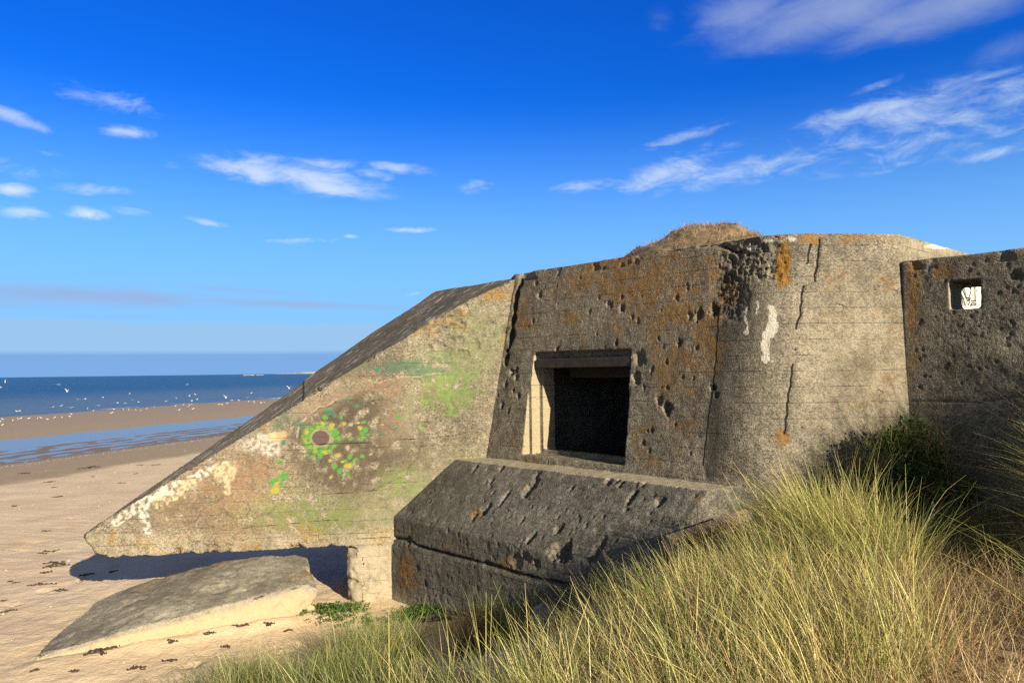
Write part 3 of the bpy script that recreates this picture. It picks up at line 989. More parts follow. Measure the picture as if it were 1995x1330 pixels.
# dark weathering of the embrasure face and of the rounded corner, paler right end
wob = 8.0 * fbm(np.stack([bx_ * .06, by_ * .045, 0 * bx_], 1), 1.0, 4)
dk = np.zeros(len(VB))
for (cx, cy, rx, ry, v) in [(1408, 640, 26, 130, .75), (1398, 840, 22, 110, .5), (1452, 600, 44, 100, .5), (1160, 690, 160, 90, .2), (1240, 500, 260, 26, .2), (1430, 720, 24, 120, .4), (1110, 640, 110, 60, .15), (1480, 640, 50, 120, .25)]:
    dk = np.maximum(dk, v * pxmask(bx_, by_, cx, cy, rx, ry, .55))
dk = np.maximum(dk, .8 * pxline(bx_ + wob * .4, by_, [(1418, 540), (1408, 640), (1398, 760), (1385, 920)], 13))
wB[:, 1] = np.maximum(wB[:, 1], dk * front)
bl = np.zeros(len(VB))
for (cx, cy, rx, ry, v) in [(1680, 720, 130, 180, .35), (1740, 760, 60, 60, .6), (1600, 860, 90, 60, .2), (1820, 480, 60, 20, .6)]:
    bl = np.maximum(bl, v * pxmask(bx_, by_, cx, cy, rx, ry, .6))
wB[:, 2] = bl * front
# left jamb reveals: the sun's brightness painted on as a pale tone
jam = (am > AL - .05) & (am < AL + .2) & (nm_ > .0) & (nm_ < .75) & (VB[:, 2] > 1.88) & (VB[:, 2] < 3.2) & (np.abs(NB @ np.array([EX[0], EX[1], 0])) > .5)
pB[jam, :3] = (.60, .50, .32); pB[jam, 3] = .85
# white paint drips on the rounded corner
drip = np.zeros(len(VB))
wob = 8.0 * fbm(np.stack([bx_ * .06, by_ * .045, 0 * bx_], 1), 1.0, 4)
for pts, w in [([(1457, 597), (1455, 622), (1456, 648)], 4.5), ([(1474, 588), (1475, 610)], 3.5), ([(1502, 602), (1503, 630), (1500, 650)], 9), ([(1507, 615), (1511, 648)], 5),
               ([(1493, 650), (1494, 680), (1492, 703)], 6), ([(1491, 655), (1489, 680)], 6)]:
    drip = np.maximum(drip, pxline(bx_ + wob, by_, pts, w))
drip *= front & (bx_ > 1440)
pB[drip > 0, :3] = (.70, .66, .56); pB[:, 3] = np.maximum(pB[:, 3], drip * 1.5 * (drip > .3))
roofw = np.zeros(len(VB))
for (cx, cy, rx, ry) in [(1500, 468, 14, 4), (1540, 466, 12, 5), (1520, 470, 9, 3), (1830, 480, 30, 6), (1463, 480, 16, 5)]:
    roofw = np.maximum(roofw, pxmask(bx_, by_, cx, cy, rx, ry, .4))
roofw *= front
pB[roofw > .3, :3] = (.7, .67, .6); pB[:, 3] = np.maximum(pB[:, 3], roofw)

bunker = empty('bunker', (1.2, 9.6, 0.0), 'weathered wartime concrete bunker with a wide stepped gun opening above the sand', 'bunker')
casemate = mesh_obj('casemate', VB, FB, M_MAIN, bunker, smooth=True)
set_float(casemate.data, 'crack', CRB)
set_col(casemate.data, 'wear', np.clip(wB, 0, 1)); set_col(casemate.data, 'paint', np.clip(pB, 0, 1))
# rusty steel beam under the lintel, shorter concrete beam behind it
stv, stf = mbox(AL + .075, AR - .02, .20, .36, 3.03, 3.15)
beam = mesh_obj('lintel_beam', stv, stf, M_STEEL, bunker)
md = beam.modifiers.new('bevel', 'BEVEL'); md.width = .012; md.segments = 2
stv, stf = mbox(AL + .30, AR - .06, .62, .80, 2.90, 3.03)
beam2 = mesh_obj('inner_lintel', stv, stf, M_STONE, bunker)
md = beam2.modifiers.new('bevel', 'BEVEL'); md.width = .015; md.segments = 2
# graffiti on the flank behind the side wall, seen through the loophole
EN = np.array([ED[1], -ED[0]])


def hit_e(px, py, off=0.0):
    n_ = np.array([EN[0], EN[1], .03])
    return plane_hit(px, py, [P3[0] + EN[0] * off, P3[1] + EN[1] * off, Z0], n_)


q = [hit_e(x, y, .02) for x, y in ((1852, 612), (1926, 612), (1926, 536), (1852, 536))]
gf = mesh_obj('graffiti', np.array(q + [p - np.array([EN[0], EN[1], 0]) * .012 for p in q]), [[0, 1, 2, 3], [7, 6, 5, 4], [0, 4, 5, 1], [1, 5, 6, 2], [2, 6, 7, 3], [3, 7, 4, 0]], M_WPAINT, bunker)
gf['label'] = 'whitewashed patch with black graffiti lines'
GS = 1.0 / (1596 / 120.0)
strokes = [[(700, 470), (760, 640), (820, 790), (900, 800), (950, 640), (960, 460)], [(740, 470), (800, 650), (830, 780)], [(850, 460), (950, 560)], [(830, 810), (870, 880), (900, 820)],
           [(1030, 470), (1040, 880)], [(1050, 480), (1085, 620), (1080, 880)], [(960, 880), (1090, 880)], [(930, 1010), (980, 930), (1090, 940), (1080, 980), (960, 990)],
           [(760, 830), (800, 960), (820, 1010)], [(700, 840), (740, 800), (770, 1010)], [(720, 860), (720, 1010)], [(900, 880), (930, 800)], [(880, 990), (930, 900)], [(660, 560), (700, 700), (770, 830)]]
SV = []; SF = []
for s in strokes:
    pts = [hit_e(1820 + x * GS, 520 + y * GS, .024) for x, y in s]
    for a, b in zip(pts[:-1], pts[1:]):
        d = b - a; d /= np.linalg.norm(d) + 1e-9
        sd = np.cross(d, np.array([EN[0], EN[1], .03])); sd /= np.linalg.norm(sd)
        w = .0068
        n0 = len(SV)
        nn = np.array([EN[0], EN[1], 0]) * .002
        for base_ in (a - d * w * .6, b + d * w * .6):
            for sg in (-1, 1):
                SV.append(base_ + sd * sg * w); SV.append(base_ + sd * sg * w + nn)
        SF += [[n0, n0 + 2, n0 + 6, n0 + 4], [n0 + 1, n0 + 5, n0 + 7, n0 + 3], [n0, n0 + 4, n0 + 5, n0 + 1], [n0 + 2, n0 + 3, n0 + 7, n0 + 6]]
# strokes cross: lift each a hair so no two lie in one plane
SV = np.array(SV)
for k in range(0, len(SV), 8):
    SV[k:k + 8] += np.array([EN[0], EN[1], 0]) * (.0004 * (k // 8 % 12))
mesh_obj('paint_lines', SV, SF, M_BPAINT, gf)

# --- wing wall with the painted fish (cantilevered ramp) and the pier under it
fw = lambda x, y: hit_wing(x, y)
pts = [fw(212, 1087), fw(184, 1079), fw(166, 1052), fw(168, 1036), fw(188, 1020), fw(592, 777), fw(771, 668), fw(890, 597), fw(996, 545)]
tA = 2.6
endp = WP + WD * tA
zb = fw(660, 1066)[2]
pts += [np.array([endp[0], endp[1], 4.33]), np.array([endp[0], endp[1], zb])]
bk = [on_depth(158, 1040, 9.9), on_depth(450, 846, 10.25), on_depth(588, 757, 11.0), on_depth(734, 643, 11.6), on_depth(849, 567, 12.3)]
nb_ = bk[0].copy(); nb_[2] = pts[0][2]; nb_[0] += .2
pts += bk + [nb_, np.array([-1.2, 12.3, zb]), np.array([-.3, 12.4, 4.33]), np.array([-.3, 12.4, zb])]
wing_sh = bm_arrays(hull_bm(pts))
pl = fw(676, 1110); pr = fw(800, 1110)
pier = []
for zq, jx in ((-.5, .03), (zb + .1, -.02)):
    for p, off in ((pl, jx), (pr, 0)):
        for dep in (.012, 1.3):
            q = p[:2] + WI * dep + WD * off
            pier.append(np.array([q[0], q[1], zq]))
pier_sh = bm_arrays(hull_bm(pier))
VW, FW, NW = solid([wing_sh, pier_sh], [], .0145)
wx, wy = to_px(VW)
dW = (VW[:, :2] - WP) @ WI
fwm = (np.abs(dW) < .05) & (NW @ np.array([WI[0], WI[1], 0]) < -.5)
wW = wear_arr(len(VW)); pW = np.zeros((len(VW), 4), np.float32)
top = NW[:, 2] > .35
VW = weather(VW, NW, .008, .004)
NWF = -np.array([WI[0], WI[1], 0])
ed_ = (NW[:, 2] > .15) & (NW[:, 2] < .72)
VW -= NW * (.055 * sst(fbm(VW, 4.5, 4), .05, .7) * ed_)[:, None]
# broken underside and nose
und = (VW[:, 2] < zb + .22) & (wx < 672)
rg = sst(fbm(VW, 5.0, 4), -.1, .8) * und * sst(VW[:, 2], zb + .2, zb)
VW += np.array([WI[0] * .35, WI[1] * .35, .6]) * (.13 * rg)[:, None]
nose = wx < 260
rg = sst(fbm(VW, 4.0, 4), -.2, .8) * nose * sst(wx, 250, 170)
VW += np.array([.7, .25, 0]) * (.10 * rg)[:, None]
pe = (wx > 655) & (wx < 705) & (VW[:, 2] < zb)
VW += np.array([WD[0], WD[1], 0]) * (.05 * sst(fbm(VW, 6.0, 3), -.2, .7) * pe)[:, None] + np.array([WI[0], WI[1], 0]) * (.10 * pe * sst(wx + 9 * fbm(VW, 7.0, 2), 692, 676))[:, None]
# spalled rough patches near the upper edge
for k in range(60):
    cx = rs.gauss(880, 32); cy = rs.gauss(640, 24)
    kq, f = crater(VW, fw(cx, cy), rs.uniform(.03, .09), rs.uniform(.01, .035), -NWF, None, k * 2.1)
    wW[kq, 1] = np.maximum(wW[kq, 1], .35 * f)
for k in range(40):
    s = rs.random()
    cx = 200 + s * 780; cy = 1035 - (cx - 165) * .59 + rs.uniform(0, 14)
    kq, f = crater(VW, fw(cx, cy), rs.uniform(.02, .05), rs.uniform(.01, .03), np.array([.2, .5, -.6]), None, k * 2.1)
for k in range(150):
    cx = rs.uniform(230, 1000); cy = rs.uniform(560, 1150)
    kq, f = crater(VW, fw(cx, cy), rs.uniform(.008, .018), rs.uniform(.008, .016), -NWF, None, k * 2.1)
    wW[kq, 1] = np.maximum(wW[kq, 1], .4 * f)
# ragged end against the embrasure face
kq, f = carve_line(VW, NW, [fw(1010, 552), fw(1003, 590), fw(998, 640), fw(988, 690)], .06, .14, -NWF)
wW[kq, 1] = np.maximum(wW[kq, 1], .9 * f)
# construction joint across the ramp, lower slab set down a little
joint = top & (wx < 592) & (dW > -.02)
VW[joint, 2] -= .03 * sst(wx[joint], 600, 588)
kq, f = carve_line(VW, NW, [fw(624, 757), on_depth(586, 760, 11.0)], .03, .05, np.array([0, 0, -1.0]))
wW[kq, 1] = np.maximum(wW[kq, 1], 1.0 * f)
CRW = []
for lst in ([(560, 868), (640, 864), (720, 862)], [(770, 857), (850, 852), (905, 845)], [(630, 962), (700, 958), (760, 952)], [(300, 1040), (420, 1034), (520, 1024), (600, 1016), (660, 1012)],
            [(690, 1050), (760, 1046)], [(705, 1098), (762, 1092)]):
    CRW.append([fw(*p) for p in lst])
# dark weathered ramp, lichen at the rim
wW[top, 1] = np.maximum(wW[top, 1], .34 + .27 * sst(wx[top], 480, 720))
sl_d = np.array([.727, .687, .715]); sl_d /= np.linalg.norm(sl_d)
fq = VW - np.outer(VW @ sl_d, sl_d) * .75
fleck = sst(fbm(fq, 13.0, 3), .30, .55) * top
pW[fleck > .03, :3] = (.50, .46, .38); pW[:, 3] = np.maximum(pW[:, 3], .9 * fleck)
rim = sst(fbm(VW, 2.0, 3), .05, .6)
lw = np.zeros(len(VW))
for (cx, cy, rx, ry, v) in [(880, 625, 60, 26, .9), (950, 575, 45, 14, 1.0), (830, 640, 40, 18, .8), (990, 690, 16, 40, 1.2), (1005, 600, 12, 70, .8), (512, 832, 14, 9, 1.5), (660, 735, 50, 14, .5),
                            (700, 1040, 160, 20, .55), (420, 1060, 230, 16, .5), (355, 1072, 8, 8, 1.4), (220, 1052, 8, 16, 1.3), (600, 1025, 120, 14, .45), (965, 800, 40, 60, .25)]:
    lw = np.maximum(lw, v * pxmask(wx, wy, cx, cy, rx, ry, .5) * fwm)
edge_l = top & ((wx > 800) & (wx < 870))
lw = np.maximum(lw, edge_l * 1.1 * sst(VW[:, 1], 11.6, 12.2))
lw = np.maximum(lw, top * (wx < 640) * .55 * sst(dW, .5, .9))
wW[:, 0] = np.clip(lw, 0, 1.4) * (1 - np.minimum(wW[:, 1] * .6 * (~top), 1))
wW[:, 2] = np.clip(.9 * pxmask(wx, wy, 720, 1125, 60, 55, .5) + .45 * pxmask(wx, wy, 740, 1010, 60, 60, .6) + .35 * pxmask(wx, wy, 850, 960, 60, 80, .6) * fwm + .25 * (wy > 1040) * fwm, 0, 1)


def paint(mask, col, a):
    """lay paint over what is there"""
    k = mask > .02
    al = np.clip(mask[k] * a, 0, 1)[:, None]
    old = pW[k, 3:4]
    na = np.maximum(old, al)
    mixc = np.where(old > 1e-4, pW[k, :3] * (1 - al) + np.asarray(col) * al, np.asarray(col))
    pW[k, :3] = mixc; pW[k, 3:4] = na


fade = .35 + .65 * sst(fbm(np.stack([wx * .13, wy * .13, 0 * wx + 6], 1), 1.0, 4), -.5, .25)
jx = wx + 5.0 * fbm(np.stack([wx * .03, wy * .03, 0 * wx], 1), 1.0, 3)
jy = wy + 5.0 * fbm(np.stack([wx * .03, wy * .03, 0 * wx + 9], 1), 1.0, 3)
bre = sst(fbm(np.stack([wx * .05, wy * .05, 0 * wx + 2], 1), 1.0, 4), -.85, .1) * fwm


def pe_(cx, cy, rx, ry, col, a, rot=0, soft=.55, br=True):
    paint(pxmask(jx, jy, cx, cy, rx, ry, soft, rot) * (bre if br else fwm), col, a)


def pl_(pts, w, col, a, br=True):
    paint(pxline(jx if br else wx, jy if br else wy, pts, w) * fwm * fade, col, a)


pe_(690, 860, 150, 120, (.085, .064, .042), .85)
pe_(640, 840, 95, 85, (.07, .054, .038), .8)
pe_(760, 900, 90, 70, (.10, .08, .055), .7)
pe_(460, 960, 115, 85, (.34, .20, .105), .62)
pe_(330, 1000, 90, 45, (.20, .15, .10), .55)
pe_(520, 940, 45, 70, (.46, .26, .13), .6)
pe_(600, 1005, 140, 34, (.15, .22, .05), .8)
pe_(560, 985, 70, 50, (.20, .25, .07), .5)
pe_(700, 1000, 90, 40, (.24, .29, .10), .55)
pe_(860, 745, 75, 60, (.17, .27, .07), .75)
pe_(930, 660, 60, 70, (.26, .30, .14), .45)
pe_(790, 945, 50, 32, (.30, .44, .10), .62)
pe_(880, 900, 60, 50, (.30, .32, .16), .4)
pe_(805, 715, 72, 17, (.07, .19, .12), .8)
pe_(560, 815, 40, 26, (.10, .17, .12), .7, -35)
pe_(690, 722, 60, 12, (.14, .20, .14), .6, -25)
pe_(765, 752, 70, 18, (.45, .27, .16), .62)
pe_(655, 765, 75, 20, (.42, .31, .21), .6, -25)
pe_(600, 800, 40, 20, (.42, .31, .21), .5, -30)
pe_(800, 800, 22, 60, (.42, .36, .26), .6)
pe_(760, 820, 24, 50, (.36, .24, .16), .45)
ragp = sst(fbm(np.stack([wx * .11, wy * .11, 0 * wx + 4], 1), 1.0, 4), -.42, .12)
# scales of the snout
for (cx, cy, r) in [(412, 960, 27), (462, 992, 27), (365, 1000, 26), (512, 985, 24), (505, 935, 24), (470, 1035, 22), (425, 1010, 26), (540, 900, 22)]:
    th = np.linspace(RAD(200), RAD(420), 12)
    pl_([(cx + r * math.cos(a_), cy - r * .62 * math.sin(a_)) for a_ in th], 2.4, (.08, .06, .042), .7)
# teeth / white edge
for pts_, w in [([(226, 1016), (268, 985)], 9), ([(262, 990), (300, 966), (345, 945)], 10), ([(340, 948), (400, 918)], 8), ([(275, 990), (288, 1030)], 9), ([(300, 975), (330, 960)], 8), ([(390, 925), (440, 903)], 6)]:
    paint(pxline(jx, jy, pts_, w * 1.25) * fwm * ragp, (.70, .66, .58), 1.0)
for pts_, w in [([(430, 915), (452, 912)], 13), ([(425, 928), (448, 926)], 10), ([(440, 935), (441, 958)], 6), ([(350, 955), (370, 942)], 11), ([(358, 958), (358, 968)], 3), ([(300, 978), (340, 968)], 6), ([(302, 980), (303, 988)], 3), ([(314, 976), (313, 990)], 3), ([(324, 972), (325, 982)], 3)]:
    paint(pxline(jx, jy, pts_, w * 1.1) * fwm * np.maximum(ragp, .35), (.66, .55, .34), 1.05)
paint(pxmask(jx, jy, 508, 862, 46, 20, .5, -5) * fwm * ragp, (.66, .61, .53), .9)
paint(pxmask(jx, jy, 530, 872, 26, 16, .4) * fwm * np.maximum(ragp, .4), (.68, .63, .54), .95)
pe_(490, 842, 22, 10, (.20, .26, .20), .8, -30)
pe_(543, 850, 17, 10, (.62, .42, .24), 1.1, -12, .3, False)
pe_(535, 852, 8, 7, (.72, .58, .28), 1.1, 0, .3, False)
# eye
ex_, ey_ = 625, 853
ang = np.degrees(np.arctan2(-(wy - ey_), wx - ex_))
rr = np.hypot((wx - ex_) / 1.0, (wy - ey_) / .86)
ringm = sst(rr, 17.5, 20.5) * (1 - sst(rr, 29 + 6 * sst(fbm(np.stack([wx * .07, wy * .07, 0 * wx], 1), 1, 2), -.5, .5), 41)) * fwm * (.72 + .28 * sst(np.cos(np.radians(ang - 200)), -.6, .3))
hn = fbm(np.stack([wx * .12, wy * .12, 0 * wx + 5], 1), 1.0, 3)
ringm = ringm * (.45 + .55 * sst(fbm(np.stack([wx * .16, wy * .16, 0 * wx + 8], 1), 1.0, 3), -.5, .2))
paint(ringm * (hn > -.35), (.10, .37, .045), 1.05)
paint(ringm * (hn > .18), (.36, .40, .06), 1.0)
paint(ringm * (hn < -.30), (.04, .26, .07), 1.1)
paint(fwm * (rr < 18), (.13, .088, .078), 1.0)
paint(fwm * (1 - sst(np.abs(rr - 18.8), 1.0, 2.4)), (.46, .40, .30), .7)
paint(fwm * (1 - sst(np.abs(np.hypot((wx - 628), (wy - 850) / .95) - 49), 1.0, 2.6)) * (np.abs(ang - 175) < 50), (.5, .46, .36), .9)
S5 = .2105
for (x, y, r, kind) in [(720, 780, 28, 0), (765, 830, 18, 0), (585, 988, 22, 0), (515, 990, 16, 0), (470, 980, 12, 0), (853, 980, 20, 0), (975, 1000, 15, 0), (907, 1027, 17, 0), (727, 1092, 22, 0),
                        (970, 775, 18, 0), (1000, 735, 18, 0), (1018, 780, 14, 0), (963, 830, 14, 0), (1015, 832, 12, 0), (875, 838, 16, 0), (1172, 787, 15, 2), (1315, 632, 18, 0), (240, 1195, 28, 0),
                        (275, 1185, 22, 0), (213, 1040, 22, 0), (170, 1230, 30, 0), (250, 1150, 18, 0), (775, 1140, 22, 0), (845, 1170, 15, 0), (665, 570, 28, 2), (935, 528, 18, 2), (710, 605, 18, 2),
                        (845, 450, 20, 2), (632, 632, 18, 0), (790, 628, 15, 0), (815, 1025, 18, 0), (680, 1030, 15, 0), (980, 672, 14, 0), (1280, 540, 14, 3), (1105, 190, 26, 2), (255, 875, 18, 2), (420, 700, 16, 2),
                        (350, 685, 16, 2), (560, 1035, 14, 2), (1070, 760, 12, 2), (1300, 740, 12, 2), (235, 1270, 20, 0), (430, 1020, 12, 3),
                        (640, 955, 18, 1), (745, 975, 22, 1), (690, 1028, 16, 1), (852, 1075, 30, 1), (790, 1040, 14, 1), (955, 730, 18, 1), (820, 690, 16, 1), (467, 765, 15, 1), (610, 690, 18, 1), (690, 700, 20, 1),
                        (185, 1305, 32, 1), (675, 1185, 14, 1), (190, 1250, 16, 1), (848, 910, 20, 4), (880, 702, 16, 4), (935, 682, 12, 4), (1040, 960, 12, 4), (1180, 690, 10, 4)]:
    col = [(.09, .35, .06), (.46, .40, .06), (.05, .22, .12), (.28, .36, .10), (.45, .36, .24)][kind]
    pe_(500 + x * S5, 680 + y * S5, r * S5 * 1.25, r * S5 * 1.05, col, 1.3, -20, .3, False)
C2 = .4587
for pts_, w in [([(810, 500), (858, 492), (880, 465), (915, 462), (920, 480), (885, 492)], 2.2), ([(905, 470), (940, 470), (950, 500), (925, 515), (930, 560), (940, 600)], 3.0), ([(915, 520), (935, 630), (965, 625)], 4),
                ([(900, 500), (945, 545)], 3), ([(790, 560), (830, 575), (840, 600)], 3), ([(812, 680), (818, 690)], 6), ([(860, 600), (900, 630), (960, 630)], 3), ([(1000, 450), (1040, 440)], 2),
                ([(740, 640), (770, 600), (775, 560)], 2), ([(790, 490), (845, 500)], 3)]:
    pl_([(450 + a_ * C2, 520 + b_ * C2) for a_, b_ in pts_], w, (.19, .40, .06), .75)
for (cx, cy, rx, ry) in [(900, 530, 26, 40), (930, 610, 20, 20), (880, 480, 22, 14), (712, 918, 26, 16), (755, 880, 18, 12)]:
    pe_(450 + cx * C2, 520 + cy * C2, rx * C2 * 1.3, ry * C2 * 1.3, (.22, .36, .08), .7)
# lines of the jaw and the brow
pl_([(600, 812), (628, 795), (655, 783), (690, 778)], 1.6, (.06, .05, .035), .9)
pl_([(600, 808), (630, 790), (660, 778)], 1.3, (.55, .47, .34), .9)
pl_([(560, 808), (585, 795), (620, 765), (680, 745)], 1.4, (.5, .42, .3), .8)
pl_([(700, 745), (770, 738), (860, 726)], 1.4, (.6, .48, .28), .8)
pl_([(580, 820), (572, 850), (578, 890), (600, 925), (650, 950), (720, 955), (790, 925), (815, 880)], 2.4, (.07, .055, .04), .75)
pl_([(720, 800), (770, 840), (790, 890)], 2.0, (.08, .06, .045), .6)
wing = mesh_obj('wing_wall', VW, FW, M_WING, bunker, smooth=True)
wing['label'] = 'tapering wing wall with a painted fish head'
set_float(wing.data, 'crack', .93 * crack_field(VW, CRW, .05))
set_col(wing.data, 'wear', np.clip(wW, 0, 1)); set_col(wing.data, 'paint', np.clip(pW, 0, 1))

# --- apron block below the embrasure
sec = [(-1.07, -.5), (-1.07, 1.075), (-.36, 1.805), (.35, 1.83), (.35, -.5)]
apts = []
woff = WP + WI * .35
e_a, e_b = np.array([1.906, 7.29]), np.array([1.22, 6.97])
ed = (e_a - e_b) / np.linalg.norm(e_a - e_b)
for (nn, zz) in sec:
    p = P0 + NI * nn
    for q, dd in ((woff, WD), (e_b, ed)):
        r_ = line_x(p, EX, q, dd)
        apts.append(np.array([r_[0], r_[1], zz]))
apron_sh = bm_arrays(hull_bm(apts))
VA, FA, NA_ = solid([apron_sh], [], .018)
ax_, ay_ = to_px(VA)
wA = wear_arr(len(VA)); pA = np.zeros((len(VA), 4), np.float32)
VA = weather(VA, NA_, .010, .006)
NS = np.array([-NI[0], -NI[1], .97]); NS /= np.linalg.norm(NS)
NFr = np.array([-NI[0], -NI[1], 0])


def hit_slope(px, py):
    return plane_hit(px, py, [*(P0 + NI * -.36), 1.805], [-NI[0], -NI[1], .71 / .73])


def hit_front(px, py):
    return plane_hit(px, py, [*(P0 + NI * -1.07), 0], [-NI[0], -NI[1], 0])


K5 = .401
for (x, y, r, d, s) in [(830, 225, .09, .06, 2.0), (860, 165, .05, .04, 2.0), (710, 265, .05, .04, 2.2), (610, 330, .08, .06, 1.6), (560, 355, .07, .03, 1.5), (690, 300, .03, .03, 2), (690, 130, .05, .04, 1.4), (640, 190, .05, .03, 1.5),
                        (1325, 265, .05, .06, 2.6), (1310, 290, .04, .04, 2.0), (1210, 190, .06, .04, 1.5), (1270, 205, .04, .04, 1.6), (1250, 190, .04, .03, 1.3), (970, 420, .07, .04, 1.3), (830, 475, .06, .06, 1.8), (790, 385, .03, .03, 1.8),
                        (980, 520, .14, .10, 1.1), (940, 540, .10, .06, 1.0), (1000, 550, .09, .07, 1.2), (1170, 500, .07, .06, 2.2), (1140, 560, .06, .04, 1.5), (1460, 290, .07, .04, 1.2), (1380, 205, .04, .03, 1.5),
                        (1030, 225, .04, .03, 1.5), (560, 130, .05, .03, 1.8), (1300, 330, .03, .03, 1), (650, 250, .03, .03, 1.6), (1100, 410, .03, .02, 1), (1185, 360, .03, .02, 1)]:
    kq, f = crater(VA, hit_slope(700 + x * K5, 860 + y * K5), r * .8, d, -NS, ((NI[0] * .6 + EX[0] * .2, NI[1] * .6 + EX[1] * .2, .7), s), x * .1)
    wA[kq, 1] = np.maximum(wA[kq, 1], .2 * f)
    if r > .045:  # lit side of the larger scars painted as a pale patch
        c = hit_slope(700 + x * K5, 860 + y * K5) - np.array([EX[0], EX[1], 0]) * r * .6
        kk = np.where(np.linalg.norm(VA - c, axis=1) < r * .55)[0]
        pA[kk, :3] = (.36, .31, .23); pA[kk, 3] = .5
for (x, y, r, d) in [(290, 612, .035, .03), (325, 690, .04, .035), (860, 590, .05, .04), (760, 580, .10, .03), (810, 560, .07, .03), (340, 400, .03, .02), (480, 450, .03, .02), (430, 430, .03, .02), (580, 710, .03, .02), (240, 480, .06, .06), (520, 500, .02, .02)]:
    kq, f = crater(VA, hit_front(700 + x * K5, 860 + y * K5), r, d, -NFr, None, x * .1)
    wA[kq, 1] = np.maximum(wA[kq, 1], .3 * f)
for k in range(160):
    x = rs.uniform(760, 1380); y = rs.uniform(900, 1110)
    kq, f = crater(VA, hit_slope(x, y), rs.uniform(.012, .028), rs.uniform(.01, .025), -NS, None, k)
for k in range(120):
    x = rs.uniform(765, 1150); y = rs.uniform(1020, 1190)
    kq, f = crater(VA, hit_front(x, y), rs.uniform(.01, .022), rs.uniform(.008, .016), -NFr, None, k)
kq, f = carve_line(VA, NA_, [hit_front(*p) for p in ((764, 1047), (800, 1052), (812, 1062), (860, 1076), (945, 1097), (1010, 1117), (1075, 1132), (1110, 1140))], .020, .05, -NFr)
wA[kq, 1] = np.maximum(wA[kq, 1], 1.0 * f)
kq, f = carve_line(VA, NA_, [hit_front(*p) for p in ((945, 1097), (1010, 1118), (1075, 1134))], .03, .05, -NFr)
low = (ay_ > 1060) & ((VA[:, :2] - P0) @ NI < -.9) & (VA[:, 2] < .78)
VA[low] += NFr * .018
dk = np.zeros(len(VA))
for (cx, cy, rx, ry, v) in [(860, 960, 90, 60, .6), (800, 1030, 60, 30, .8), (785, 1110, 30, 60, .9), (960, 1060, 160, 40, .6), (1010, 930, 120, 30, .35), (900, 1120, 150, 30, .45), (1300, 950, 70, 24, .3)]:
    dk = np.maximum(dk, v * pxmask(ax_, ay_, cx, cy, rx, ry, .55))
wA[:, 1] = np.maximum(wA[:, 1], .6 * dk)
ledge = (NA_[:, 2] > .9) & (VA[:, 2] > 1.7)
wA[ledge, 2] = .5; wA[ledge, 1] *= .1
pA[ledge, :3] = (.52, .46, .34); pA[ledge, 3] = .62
lo_b = sst(VA[:, 2], .25, .0)
wA[:, 2] = np.maximum(wA[:, 2], .35 * lo_b)
la = np.zeros(len(VA))
for (cx, cy, rx, ry, v) in [(795, 1120, 26, 50, .7), (930, 1000, 14, 8, .8), (1360, 972, 9, 10, 1.3), (1000, 1095, 40, 20, .6), (880, 1070, 60, 25, .3)]:
    la = np.maximum(la, v * pxmask(ax_, ay_, cx, cy, rx, ry, .5))
wA[:, 0] = la
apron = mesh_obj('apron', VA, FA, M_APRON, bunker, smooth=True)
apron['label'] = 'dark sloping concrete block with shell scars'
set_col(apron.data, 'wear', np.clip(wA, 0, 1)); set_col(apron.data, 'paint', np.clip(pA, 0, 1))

# ------------------------------------------------------------------ side wall with the loophole
DTH = .40
dl = lambda s, n, z: np.array([*(P3 + EX * s + NI * n), z])
zt = hit_d(1880, 495)[2]
s0, s1 = -.06, 4.6
dV = np.array([dl(s, n, z) for z in (-.5, zt) for (s, n) in ((s0, 0), (s1, 0), (s1, DTH), (s0, DTH))])
d_sh = fix_normals(dV, [[0, 1, 2, 3], [4, 5, 6, 7], [0, 1, 5, 4], [1, 2, 6, 5], [2, 3, 7, 6], [3, 0, 4, 7]])
c0, c1 = hit_d(1849, 575), hit_d(1910, 575)
wl = (c0[:2] - P3) @ EX; wr = (c1[:2] - P3) @ EX
wz0 = hit_d(1880, 602)[2]; wz1 = hit_d(1880, 545)[2]


def dbox(sa, sb, na, nb2, za, zb2):
    return box(dl((sa + sb) / 2, (na + nb2) / 2, (za + zb2) / 2), sb - sa, nb2 - na, zb2 - za, M=MROT)


hole = []
hw, hh_ = (wr - wl) * .5, (wz1 - wz0) * .5
ccx, ccz = (wl + wr) / 2, (wz0 + wz1) / 2
hcx, hcz, ha, hb_ = ccx - .025, ccz - .012, hw * .80, hh_ * .80
ring = [(hcx + ha * np.sign(math.cos(t_)) * abs(math.cos(t_)) ** .35, hcz + hb_ * np.sign(math.sin(t_)) * abs(math.sin(t_)) ** .35) for t_ in np.linspace(0, 2 * math.pi, 28, endpoint=False)]
hA = np.array([dl(a_, .2, b_) for a_, b_ in ring]); hB = np.array([dl(a_, .8, b_) for a_, b_ in ring])
VD_, FD_, ND_ = solid([d_sh], [dbox(wl, wr, -.5, DTH - .06, wz0, wz1), fix_normals(*prism_frames(hA, hB))], .0155)
dx_, dy_ = to_px(VD_)
wD = wear_arr(len(VD_)); pD = np.zeros((len(VD_), 4), np.float32)
VD_ = weather(VD_, ND_, .007, .004)
NDF = np.array([-NI[0], -NI[1], 0])
dfr = ND_ @ NDF > .5
